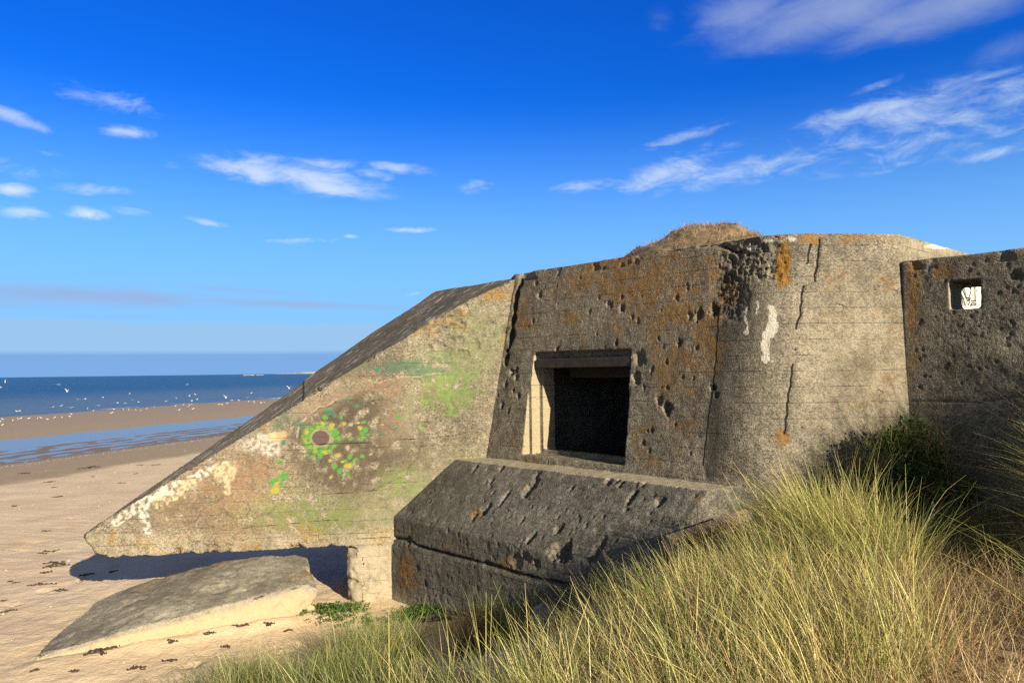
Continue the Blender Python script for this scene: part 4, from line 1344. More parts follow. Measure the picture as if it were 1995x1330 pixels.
# wash-out zone with exposed pebbles
wz = np.maximum(pxmask(dx_, dy_, 1895, 640, 80, 40, .5), .5 * pxmask(dx_, dy_, 1930, 720, 120, 70, .5)) * dfr
pebb = np.abs(perlin(VD_ * 27)) + .6 * perlin(VD_ * 45)
VD_ += NDF * (wz * (.007 * pebb - .005))[:, None]
ptop = dfr & (VD_[:, 2] > zt - .1)
VD_[ptop] += np.array([NI[0], NI[1], -.3]) * (.03 * sst(fbm(VD_[ptop], 4.0, 3), 0, .8))[:, None]
k2 = [(1980, 538, .05, .04)]
for (x, y, r, d) in k2 + [(rs.uniform(1780, 1990), rs.uniform(510, 760), rs.uniform(.01, .02), rs.uniform(.008, .018)) for _ in range(60)]:
    kq, f = crater(VD_, hit_d(x, y), r, d, -NDF, None, x)
    wD[kq, 1] = np.maximum(wD[kq, 1], .5 * f)
kq, f = carve_line(VD_, ND_, [hit_d(*p) for p in ((1775, 782), (1830, 782), (1900, 784), (1995, 770))], .012, .012, -NDF)
wD[kq, 1] = np.maximum(wD[kq, 1], .5 * f)
ld = np.zeros(len(VD_))
for (cx, cy, rx, ry, v) in [(1780, 560, 14, 160, 1.0), (1835, 525, 26, 20, 1.0), (1850, 508, 60, 8, .6), (1780, 690, 14, 60, .8), (1960, 495, 40, 10, .5)]:
    ld = np.maximum(ld, v * pxmask(dx_, dy_, cx, cy, rx, ry, .5))
wD[:, 0] = ld * dfr
dk = np.zeros(len(VD_))
for (cx, cy, rx, ry, v) in [(1880, 540, 120, 60, .2), (1860, 700, 100, 50, .25), (1800, 620, 40, 120, .25)]:
    dk = np.maximum(dk, v * pxmask(dx_, dy_, cx, cy, rx, ry, .6))
wD[:, 1] = np.maximum(wD[:, 1], dk * dfr)
wD[:, 2] = .4 * pxmask(dx_, dy_, 1950, 670, 60, 18, .6) * dfr
lj = ((VD_[:, :2] - P3) @ EX < wl + .03) & ((VD_[:, :2] - P3) @ EX > wl - .03) & (np.abs(ND_ @ np.array([EX[0], EX[1], 0])) > .5) & (VD_[:, 2] > wz0) & (VD_[:, 2] < wz1)
pD[lj, :3] = (.55, .48, .34); pD[lj, 3] = .8  # sunlight on the loophole's left reveal, painted as a pale tone
sidewall = mesh_obj('concrete_wall', VD_, FD_, M_SIDE, None, base=(5.3, 6.2, 0), smooth=True)
set_col(sidewall.data, 'wear', np.clip(wD, 0, 1)); set_col(sidewall.data, 'paint', np.clip(pD, 0, 1))
tag(sidewall, 'dark pebbly concrete wall with one small square loophole, beside the bunker', 'wall')

# ------------------------------------------------------------------ fallen slab on the sand
sp = [on_depth(70, 1277, 8.0), on_depth(100, 1242, 8.35), on_depth(185, 1174, 9.05), on_depth(240, 1148, 9.3), on_depth(303, 1128, 9.55), on_depth(426, 1093, 9.85), on_depth(500, 1083, 10.0), on_depth(577, 1077, 10.1),
      on_depth(597, 1085, 9.95), on_depth(620, 1148, 9.35), on_depth(600, 1136, 9.3), on_depth(474, 1166, 8.95), on_depth(369, 1197, 8.6), on_depth(218, 1233, 8.2)]
sl_pts = []
for p in sp:
    sl_pts.append(p)
    q = p.copy(); q[2] = -.45; q[1] -= .0
    sl_pts.append(q)
VS, FS, NS_ = solid([bm_arrays(hull_bm(sl_pts))], [], .017)
VS = weather(VS, NS_, .012, .006)
rg = sst(fbm(VS, 5.0, 4), -.1, .8)
ends = sst(VS[:, 0], -2.75, -2.4)
VS -= np.array([.9, .1, .2]) * (.16 * rg * ends)[:, None]
edge = (NS_[:, 2] > .2) & (NS_[:, 2] < .9)
VS -= NS_ * (.05 * rg * edge)[:, None]
VS -= NS_ * (.02 * sst(fbm(VS, 3.0, 3), .1, .7))[:, None]
sx_, sy_ = to_px(VS)
wS = wear_arr(len(VS)); pS = np.zeros((len(VS), 4), np.float32)
topS = NS_[:, 2] > .75
wS[topS, 1] = .16 + .30 * sst(fbm(VS[topS], 2.2, 3), -.3, .5)
for (cx, cy, rx, ry, v) in [(500, 1110, 90, 18, .8), (350, 1175, 120, 18, .4), (250, 1205, 100, 20, .35), (560, 1125, 40, 20, .5)]:
    wS[:, 1] -= topS * v * .55 * pxmask(sx_, sy_, cx, cy, rx, ry, .6, -18)
for (cx, cy, rx, ry) in [(212, 1190, 18, 4), (240, 1180, 10, 4), (268, 1165, 9, 3), (300, 1180, 36, 4), (400, 1145, 12, 4), (225, 1200, 16, 4), (526, 1089, 3, 2), (440, 1130, 30, 4), (470, 1150, 60, 6), (330, 1190, 60, 5)]:
    mk = pxmask(sx_, sy_, cx, cy, rx, ry, .5, -28) * topS
    pS[mk > .05, :3] = (.60, .54, .42); pS[:, 3] = np.maximum(pS[:, 3], .6 * mk * sst(fbm(VS[:, :] * [1, 1, 1], 9.0, 4), -.5, .5))
sideS = (NS_[:, 2] < .5)
# sand-coloured face below a band of weathered concrete along the top edge
tz = np.interp(sx_, [70, 218, 369, 474, 587, 625], [1277, 1233, 1197, 1166, 1133, 1150])
band = sst(sy_ - tz, 6, 16 + 10 * (sx_ > 430))
pS[sideS, :3] = (.60, .47, .30)
pS[sideS, 3] = np.maximum(pS[sideS, 3], 1.1 * band[sideS])
wS[sideS, 2] = .3
lS = np.maximum(.9 * pxmask(sx_, sy_, 590, 1120, 40, 12, .5, -15), .6 * pxmask(sx_, sy_, 440, 1095, 60, 8, .5, -10))
lS = np.maximum(lS, .7 * pxmask(sx_, sy_, 300, 1135, 40, 6, .5, -20))
wS[:, 0] = lS
slab = mesh_obj('concrete_slab', VS, FS, M_SLAB, None, base=(-3.5, 9.2, 0), smooth=True)
set_col(slab.data, 'wear', np.clip(wS, 0, 1)); set_col(slab.data, 'paint', np.clip(pS, 0, 1))
tag(slab, 'fallen grey concrete slab half sunk in sand below the bunker wing', 'slab')

# ------------------------------------------------------------------ vegetation
rg_ = np.random.RandomState(11)


def blades(root, length, az_, lean, curl, width, col0, col1, seg=5):
    """tapered, bending strips. root (n,3); lean = start angle from vertical, curl = extra bend to the tip"""
    n = len(root)
    t = np.linspace(0, 1, seg + 1)
    th = lean[:, None] + curl[:, None] * t[None, :] ** 1.5
    ds = length[:, None] / seg
    dx = np.sin(th) * ds; dz = np.cos(th) * ds
    hx = np.concatenate([np.zeros((n, 1)), np.cumsum(dx[:, :-1], 1)], 1)
    hz_ = np.concatenate([np.zeros((n, 1)), np.cumsum(dz[:, :-1], 1)], 1)
    ca, sa = np.cos(az_)[:, None], np.sin(az_)[:, None]
    C = np.stack([root[:, 0:1] + hx * ca, root[:, 1:2] + hx * sa, root[:, 2:3] + hz_], -1)
    tw = rg_.uniform(0, math.pi, n)
    # strip across direction: mix of sideways and random twist
    ac = rg_.uniform(0, math.pi, n)
    side = np.stack([np.cos(ac), np.sin(ac), 0 * ac], -1)[:, None, :]
    w = width[:, None] * (1 - .85 * t[None, :] ** 1.6) * .5
    A = C - side * w[..., None]; B = C + side * w[..., None]
    V = np.stack([A, B], 2).reshape(-1, 3)
    k = np.arange(n)[:, None] * (2 * (seg + 1)) + np.arange(seg)[None, :] * 2
    F = np.stack([k, k + 1, k + 3, k + 2], -1).reshape(-1, 4)
    f = t[None, :, None]
    col = col0[:, None, :] * (1 - f) + col1[:, None, :] * f
    colv = np.repeat(col[:, :, None, :], 2, axis=2).reshape(-1, 3)
    return V, F, colv


class Field:
    def __init__(self):
        self.V = []; self.F = []; self.C = []; self.n = 0

    def add(self, V, F, C):
        self.V.append(V); self.F.append(F + self.n); self.C.append(C); self.n += len(V)

    def build(self, name, mat):
        V = np.concatenate(self.V); F = np.concatenate(self.F); C = np.concatenate(self.C)
        o = mesh_obj(name, V, F, mat)
        set_col(o.data, 'tint', C)
        return o


def inside(poly, x, y):
    r = np.zeros(len(x), bool); n = len(poly)
    for i in range(n):
        x1, y1 = poly[i]; x2, y2 = poly[(i + 1) % n]
        c = ((y1 > y) != (y2 > y)) & (x < (x2 - x1) * (y - y1) / (y2 - y1 + 1e-12) + x1)
        r ^= c
    return r


def scatter(poly, n, clump=1.6, seed=0, thr=-.5):
    poly = np.array(poly); lo, hi = poly.min(0), poly.max(0)
    x = rg_.uniform(lo[0], hi[0], n * 3); y = rg_.uniform(lo[1], hi[1], n * 3)
    k = inside(poly, x, y)
    x, y = x[k], y[k]
    d = fbm(np.stack([x, y, 0 * x + seed], 1), clump, 3)
    k = (d + rg_.normal(0, .22, len(d))) > thr
    x, y = x[k][:n], y[k][:n]
    return np.stack([x, y, height(x, y) - .02], 1)


PAL = {'green': (.15, .21, .065), 'lime': (.35, .41, .10), 'blue': (.16, .20, .11), 'straw': (.74, .58, .27), 'yellow': (.64, .60, .19), 'dead': (.30, .18, .08), 'pale': (.80, .68, .40)}


def colors(n, mixw):
    keys = list(mixw); p = np.array([mixw[k] for k in keys], float); p /= p.sum()
    idx = rg_.choice(len(keys), n, p=p)
    c = np.array([PAL[k] for k in keys])[idx]
    return c * rg_.uniform(.55, 1.4, (n, 1)) * rg_.uniform(.93, 1.07, (n, 3)), np.array(keys)[idx]


grass = Field()


def marram(roots, L, lean=.25, leansd=.16, curl=.35, curlsd=.25, wind=math.pi, windsd=.7, w=.0048, tips=None, seg=5, base=None):
    n = len(roots)
    tips = tips or {'green': 3, 'lime': 3, 'yellow': 3, 'straw': 2, 'blue': 1.5}
    base = base or {'green': 2, 'straw': 2, 'dead': 1.5, 'lime': 1.5}
    c1, _ = colors(n, tips); c0, _ = colors(n, base)
    V, F, C = blades(roots, L * np.clip(rg_.normal(1, .2, n), .45, 1.5), rg_.normal(wind, windsd, n), np.abs(rg_.normal(lean, leansd, n)), np.abs(rg_.normal(curl, curlsd, n)),
                     w * rg_.uniform(.65, 1.25, n), c0, c1, seg)
    grass.add(V, F, C)


def straw(roots, L=.45, n_=None):
    n = len(roots)
    c1, _ = colors(n, {'straw': 3, 'pale': 2, 'dead': 2}); c0, _ = colors(n, {'dead': 3, 'straw': 1})
    V, F, C = blades(roots, L * rg_.uniform(.5, 1.3, n), rg_.uniform(0, 2 * math.pi, n), rg_.uniform(.3, 1.35, n), rg_.normal(.3, .6, n), .0035 * rg_.uniform(.7, 1.3, n), c0, c1, 4)
    grass.add(V, F, C)


def tufts(poly, nt, per, sig=.055, clump=1.5, seed=0, thr=-.6):
    c = scatter(poly, nt, clump, seed, thr)
    k = np.repeat(np.arange(len(c)), per)
    off = rg_.normal(0, sig, (len(k), 2))
    x = c[k, 0] + off[:, 0]; y = c[k, 1] + off[:, 1]
    return np.stack([x, y, height(x, y, False) - .02], 1), off, rg_.normal(0, 1, len(c))[k]


def tuft_grass(poly, nt, per, L, seed=0, wind=(-.26, .02), spread=2.8, curl=.42, w=.0052, tips=None, base=None, sig=.055, thr=-.6, Lsd=.2, seg=5):
    R, off, tv = tufts(poly, nt, per, sig, 1.5, seed, thr)
    n = len(R)
    d = off * spread + np.array(wind) + rg_.normal(0, .24, (n, 2)) + rg_.normal(0, .14, (nt * 4, 2))[(np.arange(n) // per) % (nt * 4)]
    lean = np.hypot(d[:, 0], d[:, 1]); az_ = np.arctan2(d[:, 1], d[:, 0])
    tips = tips or {'green': 2.5, 'lime': 3, 'yellow': 3, 'straw': 2.5, 'blue': 1}
    base = base or {'green': 2, 'straw': 2, 'dead': 1.5, 'lime': 1.5}
    c1, _ = colors(n, tips); c0, _ = colors(n, base)
    br = (1 + .14 * tv)[:, None].clip(.6, 1.4)
    Ln = L * (1 + .13 * tv) * np.clip(rg_.normal(1, Lsd, n), .4, 1.5)
    V, F, C = blades(R, Ln, az_, np.clip(lean, 0, 1.2), np.abs(rg_.normal(curl, .28, n)), w * rg_.uniform(.6, 1.25, n), c0 * br, c1 * br, seg)
    grass.add(V, F, C)


# the sunlit clump on the crest of the dune
SUNNY = {'yellow': 3, 'lime': 2.6, 'straw': 3, 'green': 2.2, 'blue': 1.2, 'pale': .8}
tuft_grass([(.0, 3.0), (.95, 2.9), (2.1, 3.6), (2.4, 4.6), (1.9, 4.9), (.9, 4.7), (.0, 4.4)], 235, 18, .46, 1, tips=SUNNY, sig=.05, thr=-.12)
tuft_grass([(.15, 4.2), (.9, 4.5), (1.3, 5.0), (1.5, 5.6), (1.3, 6.0), (.7, 5.7), (.2, 5.2)], 140, 16, .42, 2, thr=-.2, tips=SUNNY)
tuft_grass([(1.0, 4.5), (2.3, 4.5), (2.5, 5.3), (2.2, 5.7), (1.5, 5.8), (1.1, 5.3)], 150, 17, .46, 3, tips=SUNNY, thr=-.15)
tuft_grass([(1.35, 5.5), (1.9, 5.5), (2.0, 6.2), (1.5, 6.15)], 45, 11, .36, 3, tips=SUNNY)
tuft_grass([(2.15, 5.4), (2.5, 5.2), (2.75, 5.7), (2.65, 6.15), (2.3, 6.2)], 120, 19, .61, 4, wind=(-.36, .03), tips={'yellow': 3, 'lime': 3, 'straw': 2.5, 'green': 1.5})
tuft_grass([(1.75, 5.6), (2.2, 5.5), (2.35, 6.2), (1.85, 6.2)], 50, 14, .50, 22, tips=SUNNY)
tuft_grass([(2.3, 4.6), (2.75, 5.0), (2.8, 5.5), (2.4, 5.3)], 60, 14, .5, 4, wind=(-.1, .03))
straw(scatter([(.0, 3.0), (.95, 2.9), (2.4, 3.6), (2.7, 5.0), (2.5, 6.0), (1.3, 6.1), (.2, 5.2)], 9000, 1.2, 5, -.4), .42)
# thin fringe towards the bunker and the sand
tuft_grass([(-.9, 4.4), (.1, 4.6), (.5, 5.6), (.2, 6.0), (-.5, 5.6), (-1.0, 5.0)], 80, 9, .42, 5, thr=-.1, tips=SUNNY, sig=.07)
tuft_grass([(-.7, 3.0), (.2, 3.0), (.2, 4.5), (-.4, 4.6), (-1.0, 4.2)], 150, 10, .52, 6, thr=-.2, tips={'yellow': 3, 'lime': 3, 'green': 3, 'straw': 1}, sig=.07)
# low tufts along the foot of the dune, in the shade
low_poly = [(-2.75, 5.35), (-2.2, 5.65), (-1.6, 6.3), (-1.25, 6.5), (-1.0, 6.0), (-.9, 5.5), (-.6, 5.0), (-1.2, 4.2), (-2.2, 4.4)]
tuft_grass(low_poly, 330, 24, .44, 8, wind=(.05, 0), spread=3.4, curl=.5, thr=-.15, tips={'green': 5, 'lime': 2, 'blue': 2, 'straw': .6})
straw(scatter(low_poly, 900, 1.6, 8, 0), .35)
tuft_grass([(-3.0, 6.5), (-2.6, 6.95), (-2.2, 7.25), (-1.85, 7.6), (-1.3, 7.85), (-.95, 7.55), (-1.2, 6.9), (-2.0, 6.2)], 150, 26, .44, 31, wind=(.04, 0), spread=3.2, curl=.5, thr=-.25, tips={'lime': 3, 'straw': 1, 'green': 5, 'blue': 1.5})
tuft_grass([(-3.15, 6.3), (-2.5, 6.6), (-1.9, 7.05), (-1.35, 7.3), (-1.05, 7.0), (-1.2, 6.2), (-2.0, 5.6)], 95, 24, .38, 21, wind=(.02, 0), spread=3.2, curl=.5, thr=-.2, tips={'lime': 3, 'straw': 1.2, 'green': 4, 'blue': 1})
tuft_grass([(-3.1, 5.2), (-2.4, 4.6), (-1.7, 5.2), (-1.5, 6.2), (-2.1, 6.0), (-2.6, 5.8)], 90, 22, .42, 9, wind=(.1, 0), spread=3.4, curl=.5, tips={'lime': 3, 'straw': 2, 'green': 2})
# grass at the foot of the apron
tuft_grass([(-.55, 7.45), (.1, 7.3), (.2, 7.6), (-.35, 8.1)], 40, 20, .40, 10, wind=(0, 0), tips={'green': 4, 'blue': 3, 'lime': 1})
tuft_grass([(.55, 6.5), (1.1, 6.3), (1.3, 6.3), (1.1, 6.6), (.7, 6.8)], 26, 14, .42, 10)
# the clump at the right edge and the higher dune that shades the wall
RT = {'lime': 2.5, 'yellow': 2, 'green': 3, 'straw': 1.5}
tuft_grass([(3.75, 4.7), (4.7, 4.2), (5.3, 5.2), (4.8, 5.9), (4.45, 5.75), (4.05, 5.3)], 220, 20, .85, 12, wind=(-.35, 0), spread=3.2, curl=.8, w=.005, tips=RT, sig=.07)
tuft_grass([(2.75, 3.3), (3.4, 3.2), (4.2, 4.2), (3.4, 4.3), (3.0, 4.0)], 40, 16, .72, 13, wind=(-.5, 0), spread=3.2, curl=.85, tips=RT, sig=.07, thr=-.2)
tuft_grass([(4.8, 3.2), (6.4, 2.6), (8.2, 3.6), (7.4, 5.3), (5.8, 5.6), (4.9, 5.0)], 520, 14, .95, 14, w=.008, seg=4, sig=.09)
straw(scatter([(1.5, 3.0), (3.6, 2.9), (4.2, 4.8), (3.2, 5.7), (2.4, 5.4), (1.7, 4.4)], 5200, 1.5, 15, -.2), .30)
# shaded hollow between the dune and the wall
R = scatter([(2.6, 5.9), (3.4, 5.7), (4.3, 6.1), (4.4, 6.7), (3.6, 7.1), (2.9, 7.1), (2.4, 6.6)], 3000, 1.6, 16, -.3)
marram(R, .40, lean=.4, leansd=.3, curl=.7, windsd=1.6, tips={'green': 4, 'blue': 3, 'lime': 1, 'straw': 1})
# grass hanging over the bush in the corner
R = np.stack([rg_.normal(3.75, .28, 900), rg_.normal(7.18, .13, 900), np.zeros(900)], 1)
R[:, 2] = 2.18 - 1.3 * ((R[:, 0] - 3.8) ** 2) + rg_.uniform(-.12, .1, 900)
marram(R, .5, lean=.7, leansd=.3, curl=1.3, curlsd=.4, wind=-math.pi / 2, windsd=1.2, w=.004, tips={'green': 3, 'lime': 2, 'straw': 2, 'dead': 1.5}, base={'dead': 2, 'straw': 1, 'green': 1})
g = grass.build('marram_grass', M_GRASS)
tag(g, kind='stuff')


def leaves(centres, per, rad, size, tints, up=.5, flat=1.0):
    V = []; F = []; C = []
    for c in centres:
        for k in range(per):
            d = rg_.normal(size=3); d /= np.linalg.norm(d)
            p = np.asarray(c) + d * rad * rg_.uniform(.3, 1) * np.array([1, 1, flat])
            ax1 = d * .8 + np.array([0, 0, up]) + rg_.normal(0, .4, 3); ax1 /= np.linalg.norm(ax1)
            sd = np.cross(ax1, rg_.normal(size=3)); sd /= np.linalg.norm(sd)
            s = size * rg_.uniform(.6, 1.3)
            n0 = len(V)
            V += [p, p + ax1 * s * .5 + sd * s * .28, p + ax1 * s, p + ax1 * s * .5 - sd * s * .28]
            F.append([n0, n0 + 1, n0 + 2, n0 + 3])
            t_ = np.array(tints[rg_.randint(len(tints))]) * rg_.uniform(.7, 1.3)
            C += [t_ * .8, t_, t_ * 1.1, t_]
    return np.array(V), F, np.array(C)


def sprays(n, c, sx_, sy_, h, tints, w=.003, seg=4, lean=.5, curl=.4):
    R = np.stack([rg_.normal(c[0], sx_, n), rg_.normal(c[1], sy_, n), np.full(n, c[2])], 1)
    c1, _ = colors(n, tints); c0 = c1 * .8
    return blades(R, h * rg_.uniform(.5, 1.15, n), rg_.uniform(0, 2 * math.pi, n), np.abs(rg_.normal(0, lean, n)), rg_.normal(0, curl, n), np.full(n, w), c0, c1, seg)


# bush in the corner
bz = height(3.72, 7.08)[0] + .06
bush = empty('bush', (3.72, 7.1, bz), 'dark green leafy bush growing in the corner where bunker and wall meet', 'bush')
cs = []
for k in range(150):
    a_ = rg_.uniform(0, 2 * math.pi); r_ = abs(rg_.normal(0, .5))
    x = 3.72 + .52 * math.cos(a_) * min(r_, 1) * 1.25; y = 7.02 + .27 * math.sin(a_) * min(r_, 1)
    zz = bz - .05 + rg_.uniform(.05, 1) * (.98 - .9 * min(r_, 1) ** 2 * .8)
    cs.append((x, y, zz))
V, F, C = leaves(cs, 26, .085, .05, [(.07, .13, .03), (.09, .16, .035), (.16, .24, .05), (.04, .08, .02)], .6)
o = mesh_obj('foliage', V, F, M_LEAF, bush); set_col(o.data, 'tint', C)
V, F, C = sprays(70, (3.72, 7.05, bz - .1), .22, .1, .9, {'dead': 1}, .006)
o = mesh_obj('stem', V, F, M_LEAF, bush); set_col(o.data, 'tint', C)
V, F, C = sprays(260, (3.28, 7.22, bz + .0), .2, .06, .75, {'dead': 1}, .0022, 5, .7, .5)
C = C * .35
tw = mesh_obj('dead_twigs', V, F, M_LEAF, bush); set_col(tw.data, 'tint', C)
tw['label'] = 'bare dark twigs at its seaward side'

# brown dead weed below the apron
for (px_, py_, n, h, lab) in [(925, 1275, 520, .40, 'brown withered weed clump below the apron, before the tall grass')]:
    p = ground_hit(px_, py_)
    w_ = empty('dead_weed', p, lab, 'weed')
    V, F, C = sprays(n, p - np.array([0, 0, .03]), .16, .14, h, {'dead': 3}, .003, 4, .45, .3)
    C = C * np.array([.55, .42, .38])
    o = mesh_obj('stem', V, F, M_LEAF, w_); set_col(o.data, 'tint', C)
    cs = [(p[0] + rg_.normal(0, .17), p[1] + rg_.normal(0, .15), p[2] + rg_.uniform(.08, .42)) for _ in range(120)]
    V, F, C = leaves(cs, 8, .035, .018, [(.12, .062, .03), (.08, .042, .022), (.15, .085, .04)], .4)
    o = mesh_obj('seed_head', V, F, M_LEAF, w_); set_col(o.data, 'tint', C)

# fresh green ground cover at the foot of the pier and apron
cov = []
for (px_, py_, sx_g, n) in [(655, 1190, .16, 70), (640, 1205, .2, 60), (690, 1186, .1, 30), (850, 1190, .22, 110), (880, 1185, .16, 70), (820, 1198, .2, 70), (740, 1215, .3, 40), (800, 1205, .2, 40)]:
    p = ground_hit(px_, py_)
    for k in range(n):
        x = p[0] + rg_.normal(0, sx_g); y = p[1] + rg_.normal(0, sx_g * .5)
        cov.append((x, y, height(x, y)[0] + rg_.uniform(.0, .06)))
V, F, C = leaves(cov, 16, .035, .026, [(.06, .125, .025), (.085, .165, .03), (.11, .19, .04), (.045, .09, .02)], .9, .6)
o = mesh_obj('ground_cover', V, F, M_LEAF); set_col(o.data, 'tint', C); tag(o, kind='stuff')

# dry seed stalks standing against the dark hollow
for (px_, py_, hgt_, lab) in [(1818, 1092, 112, 'tall dry stalk with pale seed pods before the shaded hollow'), (1800, 1085, 70, 'shorter dry stalk with few pods, left of the tall one')]:
    p = ground_hit(px_, py_)
    st_ = empty('seed_stalk', p, lab, 'stalk')
    dist = np.linalg.norm(p - EYE)
    hm = hgt_ / FPX * dist
    V, F, C = blades(np.array([p - [0, 0, .02]]), np.array([hm]), np.array([0.0]), np.array([.02]), np.array([.05]), np.array([.006]), np.array([(.45, .34, .18)]), np.array([(.38, .27, .14)]), 6)
    V2 = V.copy(); V2[:, [0, 1]] = (V[:, [0, 1]] - p[:2])[:, ::-1] * [1, -1] + p[:2]
    V, F = merge([(V, F.tolist()), (V2, F.tolist())]); C = np.concatenate([C, C])
    o = mesh_obj('stem', V, F, M_LEAF, st_); set_col(o.data, 'tint', C)
    for k in range(6):
        f = [.62, .68, .74, .80, .84, .66][k]
        c = p + np.array([rg_.normal(0, .012) + hm * f * .03, 0, hm * f])
        bm = bmesh.new(); bmesh.ops.create_icosphere(bm, subdivisions=2, radius=.011)
        for v in bm.verts: v.co = Vector((v.co.x, v.co.y, v.co.z * 1.4))
        V, F = bm_arrays(bm); bm.free()
        mesh_obj('seed_pod', V + c, F, M_SHELL, st_, smooth=True)
    V, F, C = leaves([p + np.array([hm * .03, 0, hm * .98])], 8, .012, .05, [(.30, .2, .1)], 1.0)
    o = mesh_obj('husk', V, F, M_LEAF, st_); set_col(o.data, 'tint', C)

# ------------------------------------------------------------------ turf mound on the roof
MA = 2.72
mc = mpt(MA, 1.22, ZTOP)
na_, nr_ = 72, 34
V = []; F = []
for i in range(nr_ + 1):
    for j in range(na_):
        th = 2 * math.pi * j / na_; r = i / nr_
        a_ = math.cos(th) * r * (1.08 if math.cos(th) > 0 else 1.45); n_ = math.sin(th) * r * .86
        V.append(mpt(MA + a_, 1.22 + n_, 0))
V = np.array(V); rr = np.repeat(np.arange(nr_ + 1) / nr_, na_)
da = (V[:, :2] - P0) @ EX - MA
prof = np.clip(1 - rr ** 2.2, 0, 1) * (.33 + .06 * np.exp(-((da - .15) / .5) ** 2)) * (1 - .42 * sst(-da, .25, 1.1)) * (1 - .12 * sst(da, .45, 1.0))
V[:, 2] = ZTOP - .02 + prof + (.06 * fbm(V, 3.5, 4) + .025 * fbm(V, 14., 2)) * (rr < .99)
V[-na_:, 2] = ZTOP - .06
for i in range(nr_):
    for j in range(na_):
        k = (j + 1) % na_
        F.append([i * na_ + j, (i + 1) * na_ + j, (i + 1) * na_ + k, i * na_ + k])
M_TURF = simple('dry_turf', (.09, .06, .036), (.29, .21, .13), 9, .95, 1.0, .05)
mound = mesh_obj('turf_mound', V, F, M_TURF, None, base=mc, smooth=True)
tag(mound, 'dry brown turf mound lying on top of the bunker roof', 'mound')
ok = rr < .93
pts_ = V[ok]; idx = rg_.choice(len(pts_), 5200)
R = pts_[idx] + rg_.normal(0, .02, (5200, 3)) * [1, 1, 0] - [0, 0, .01]
c1, _ = colors(5200, {'straw': 2, 'dead': 3, 'pale': 1}); c0, _ = colors(5200, {'dead': 1})
VV_, FF_, CC_ = blades(R, .07 * rg_.uniform(.4, 1.4, 5200), rg_.uniform(0, 6.28, 5200), rg_.uniform(.2, 1.4, 5200), rg_.normal(.2, .4, 5200), np.full(5200, .005), c0, c1 * .8, 2)
o = mesh_obj('dry_grass', VV_, FF_, M_GRASS, mound); set_col(o.data, 'tint', CC_)
o['kind'] = 'stuff'

# ------------------------------------------------------------------ pallet against the end of the apron
pa0 = on_depth(1297, 1042, 6.62); pa1 = on_depth(1452, 990, 6.98)
pdir = pa1 - pa0; plen = np.linalg.norm(pdir); pdir /= plen
pin = np.cross(pdir, np.array([0, 0, 1])); pin /= np.linalg.norm(pin)      # towards the viewer
pup = np.cross(pin, pdir)
pup = pup * .93 - pin * (-.30); pup = pup - pdir * (pup @ pdir); pup /= np.linalg.norm(pup)
pn = np.cross(pdir, pup)
if pn[1] > 0: pn = -pn
pal = empty('pallet', pa0 - pup * .40, 'weathered wooden pallet leaning against the dark end of the apron, behind grass', 'pallet')


def bar(o0, l, u0, u1, d0, d1, s0_=0.0):
    c = [o0 + pdir * a_ + pup * b_ + pn * d_ for a_ in (s0_, l) for b_ in (u0, u1) for d_ in (d0, d1)]
    V = np.array(c); F = [[0, 1, 3, 2], [4, 6, 7, 5], [0, 4, 5, 1], [2, 3, 7, 6], [0, 2, 6, 4], [1, 5, 7, 3]]
    return fix_normals(V, F)


def plank(name, *a):
    V, F = bar(pa0, *a)
    o = mesh_obj(name, V, F, M_WOOD, pal)
    md = o.modifiers.new('bevel', 'BEVEL'); md.width = .005; md.segments = 2
    return o


plank('board', plen, -.075, 0, 0, .09, -.0)
plank('board', plen * .95, -.155, -.092, .0, .022, .03)
plank('board', plen * .95, -.250, -.175, .0, .022, .03)
plank('board', plen * .95, -.345, -.262, .0, .022, .03)
plank('board', plen * .95, -.460, -.380, .0, .022, .03)
plank('stringer', .10, -.50, -.078, .024, .07, .03)
plank('stringer', .44, -.50, -.078, .024, .07, .38)
plank('stringer', plen * .94, -.50, -.078, .024, .07, plen * .94 - .07)


# ------------------------------------------------------------------ stones, timber and shore litter
def rock(name, c, r, sq, seed, mat, label, cat, group=None):
    bm = bmesh.new(); bmesh.ops.create_icosphere(bm, subdivisions=4, radius=1.0)
    V, F = bm_arrays(bm); bm.free()
    V = np.sign(V) * np.abs(V) ** .75
    V = V * (1 + .18 * fbm(V + seed, 1.1, 3))[:, None] + V * (.04 * fbm(V + seed, 5.0, 3))[:, None]
    V = V * np.asarray(sq) * r + np.asarray(c)
    o = mesh_obj(name, V, F, mat, None, base=c, smooth=True)
    set_col(o.data, 'wear', np.tile([[0, .15, .1]], (len(V), 1))); set_col(o.data, 'paint', np.zeros((len(V), 4)))
    tag(o, label, cat, group)
    return o


p = on_depth(1066, 1208, 7.25); gz = height(p[0], p[1])[0]
rock('rubble_block', (p[0], p[1], p[2] - .02), .17, (.9, .8, 1.0), 3.0, M_STONE, 'pale lump of broken concrete standing at the foot of the apron', 'rubble')
p = on_depth(1180, 1200, 6.85)
rock('rubble_block', (p[0] + .05, p[1], p[2] - .05), .2, (1.6, .9, .8), 9.0, M_STONE, 'long pale concrete lump right of the standing one, mostly behind grass', 'rubble')
for i, (px_, py_, r) in enumerate([(793, 1172, .022), (810, 1176, .026), (819, 1180, .018), (766, 1162, .03), (600, 1158, .02)]):
    p = ground_hit(px_, py_)
    rock('pebble', (p[0], p[1], p[2] + r * .4), r, (1.2, 1, .7), i * 5.0, M_SHELL if i < 3 else M_STONE,
         'small white pebble lying on sand along the foot of the apron' if i < 3 else ('grey pebble at the corner of pier and apron' if i == 3 else 'dark flat pebble beside the end of the fallen slab'), 'pebble', 'white pebbles by the apron' if i < 3 else None)


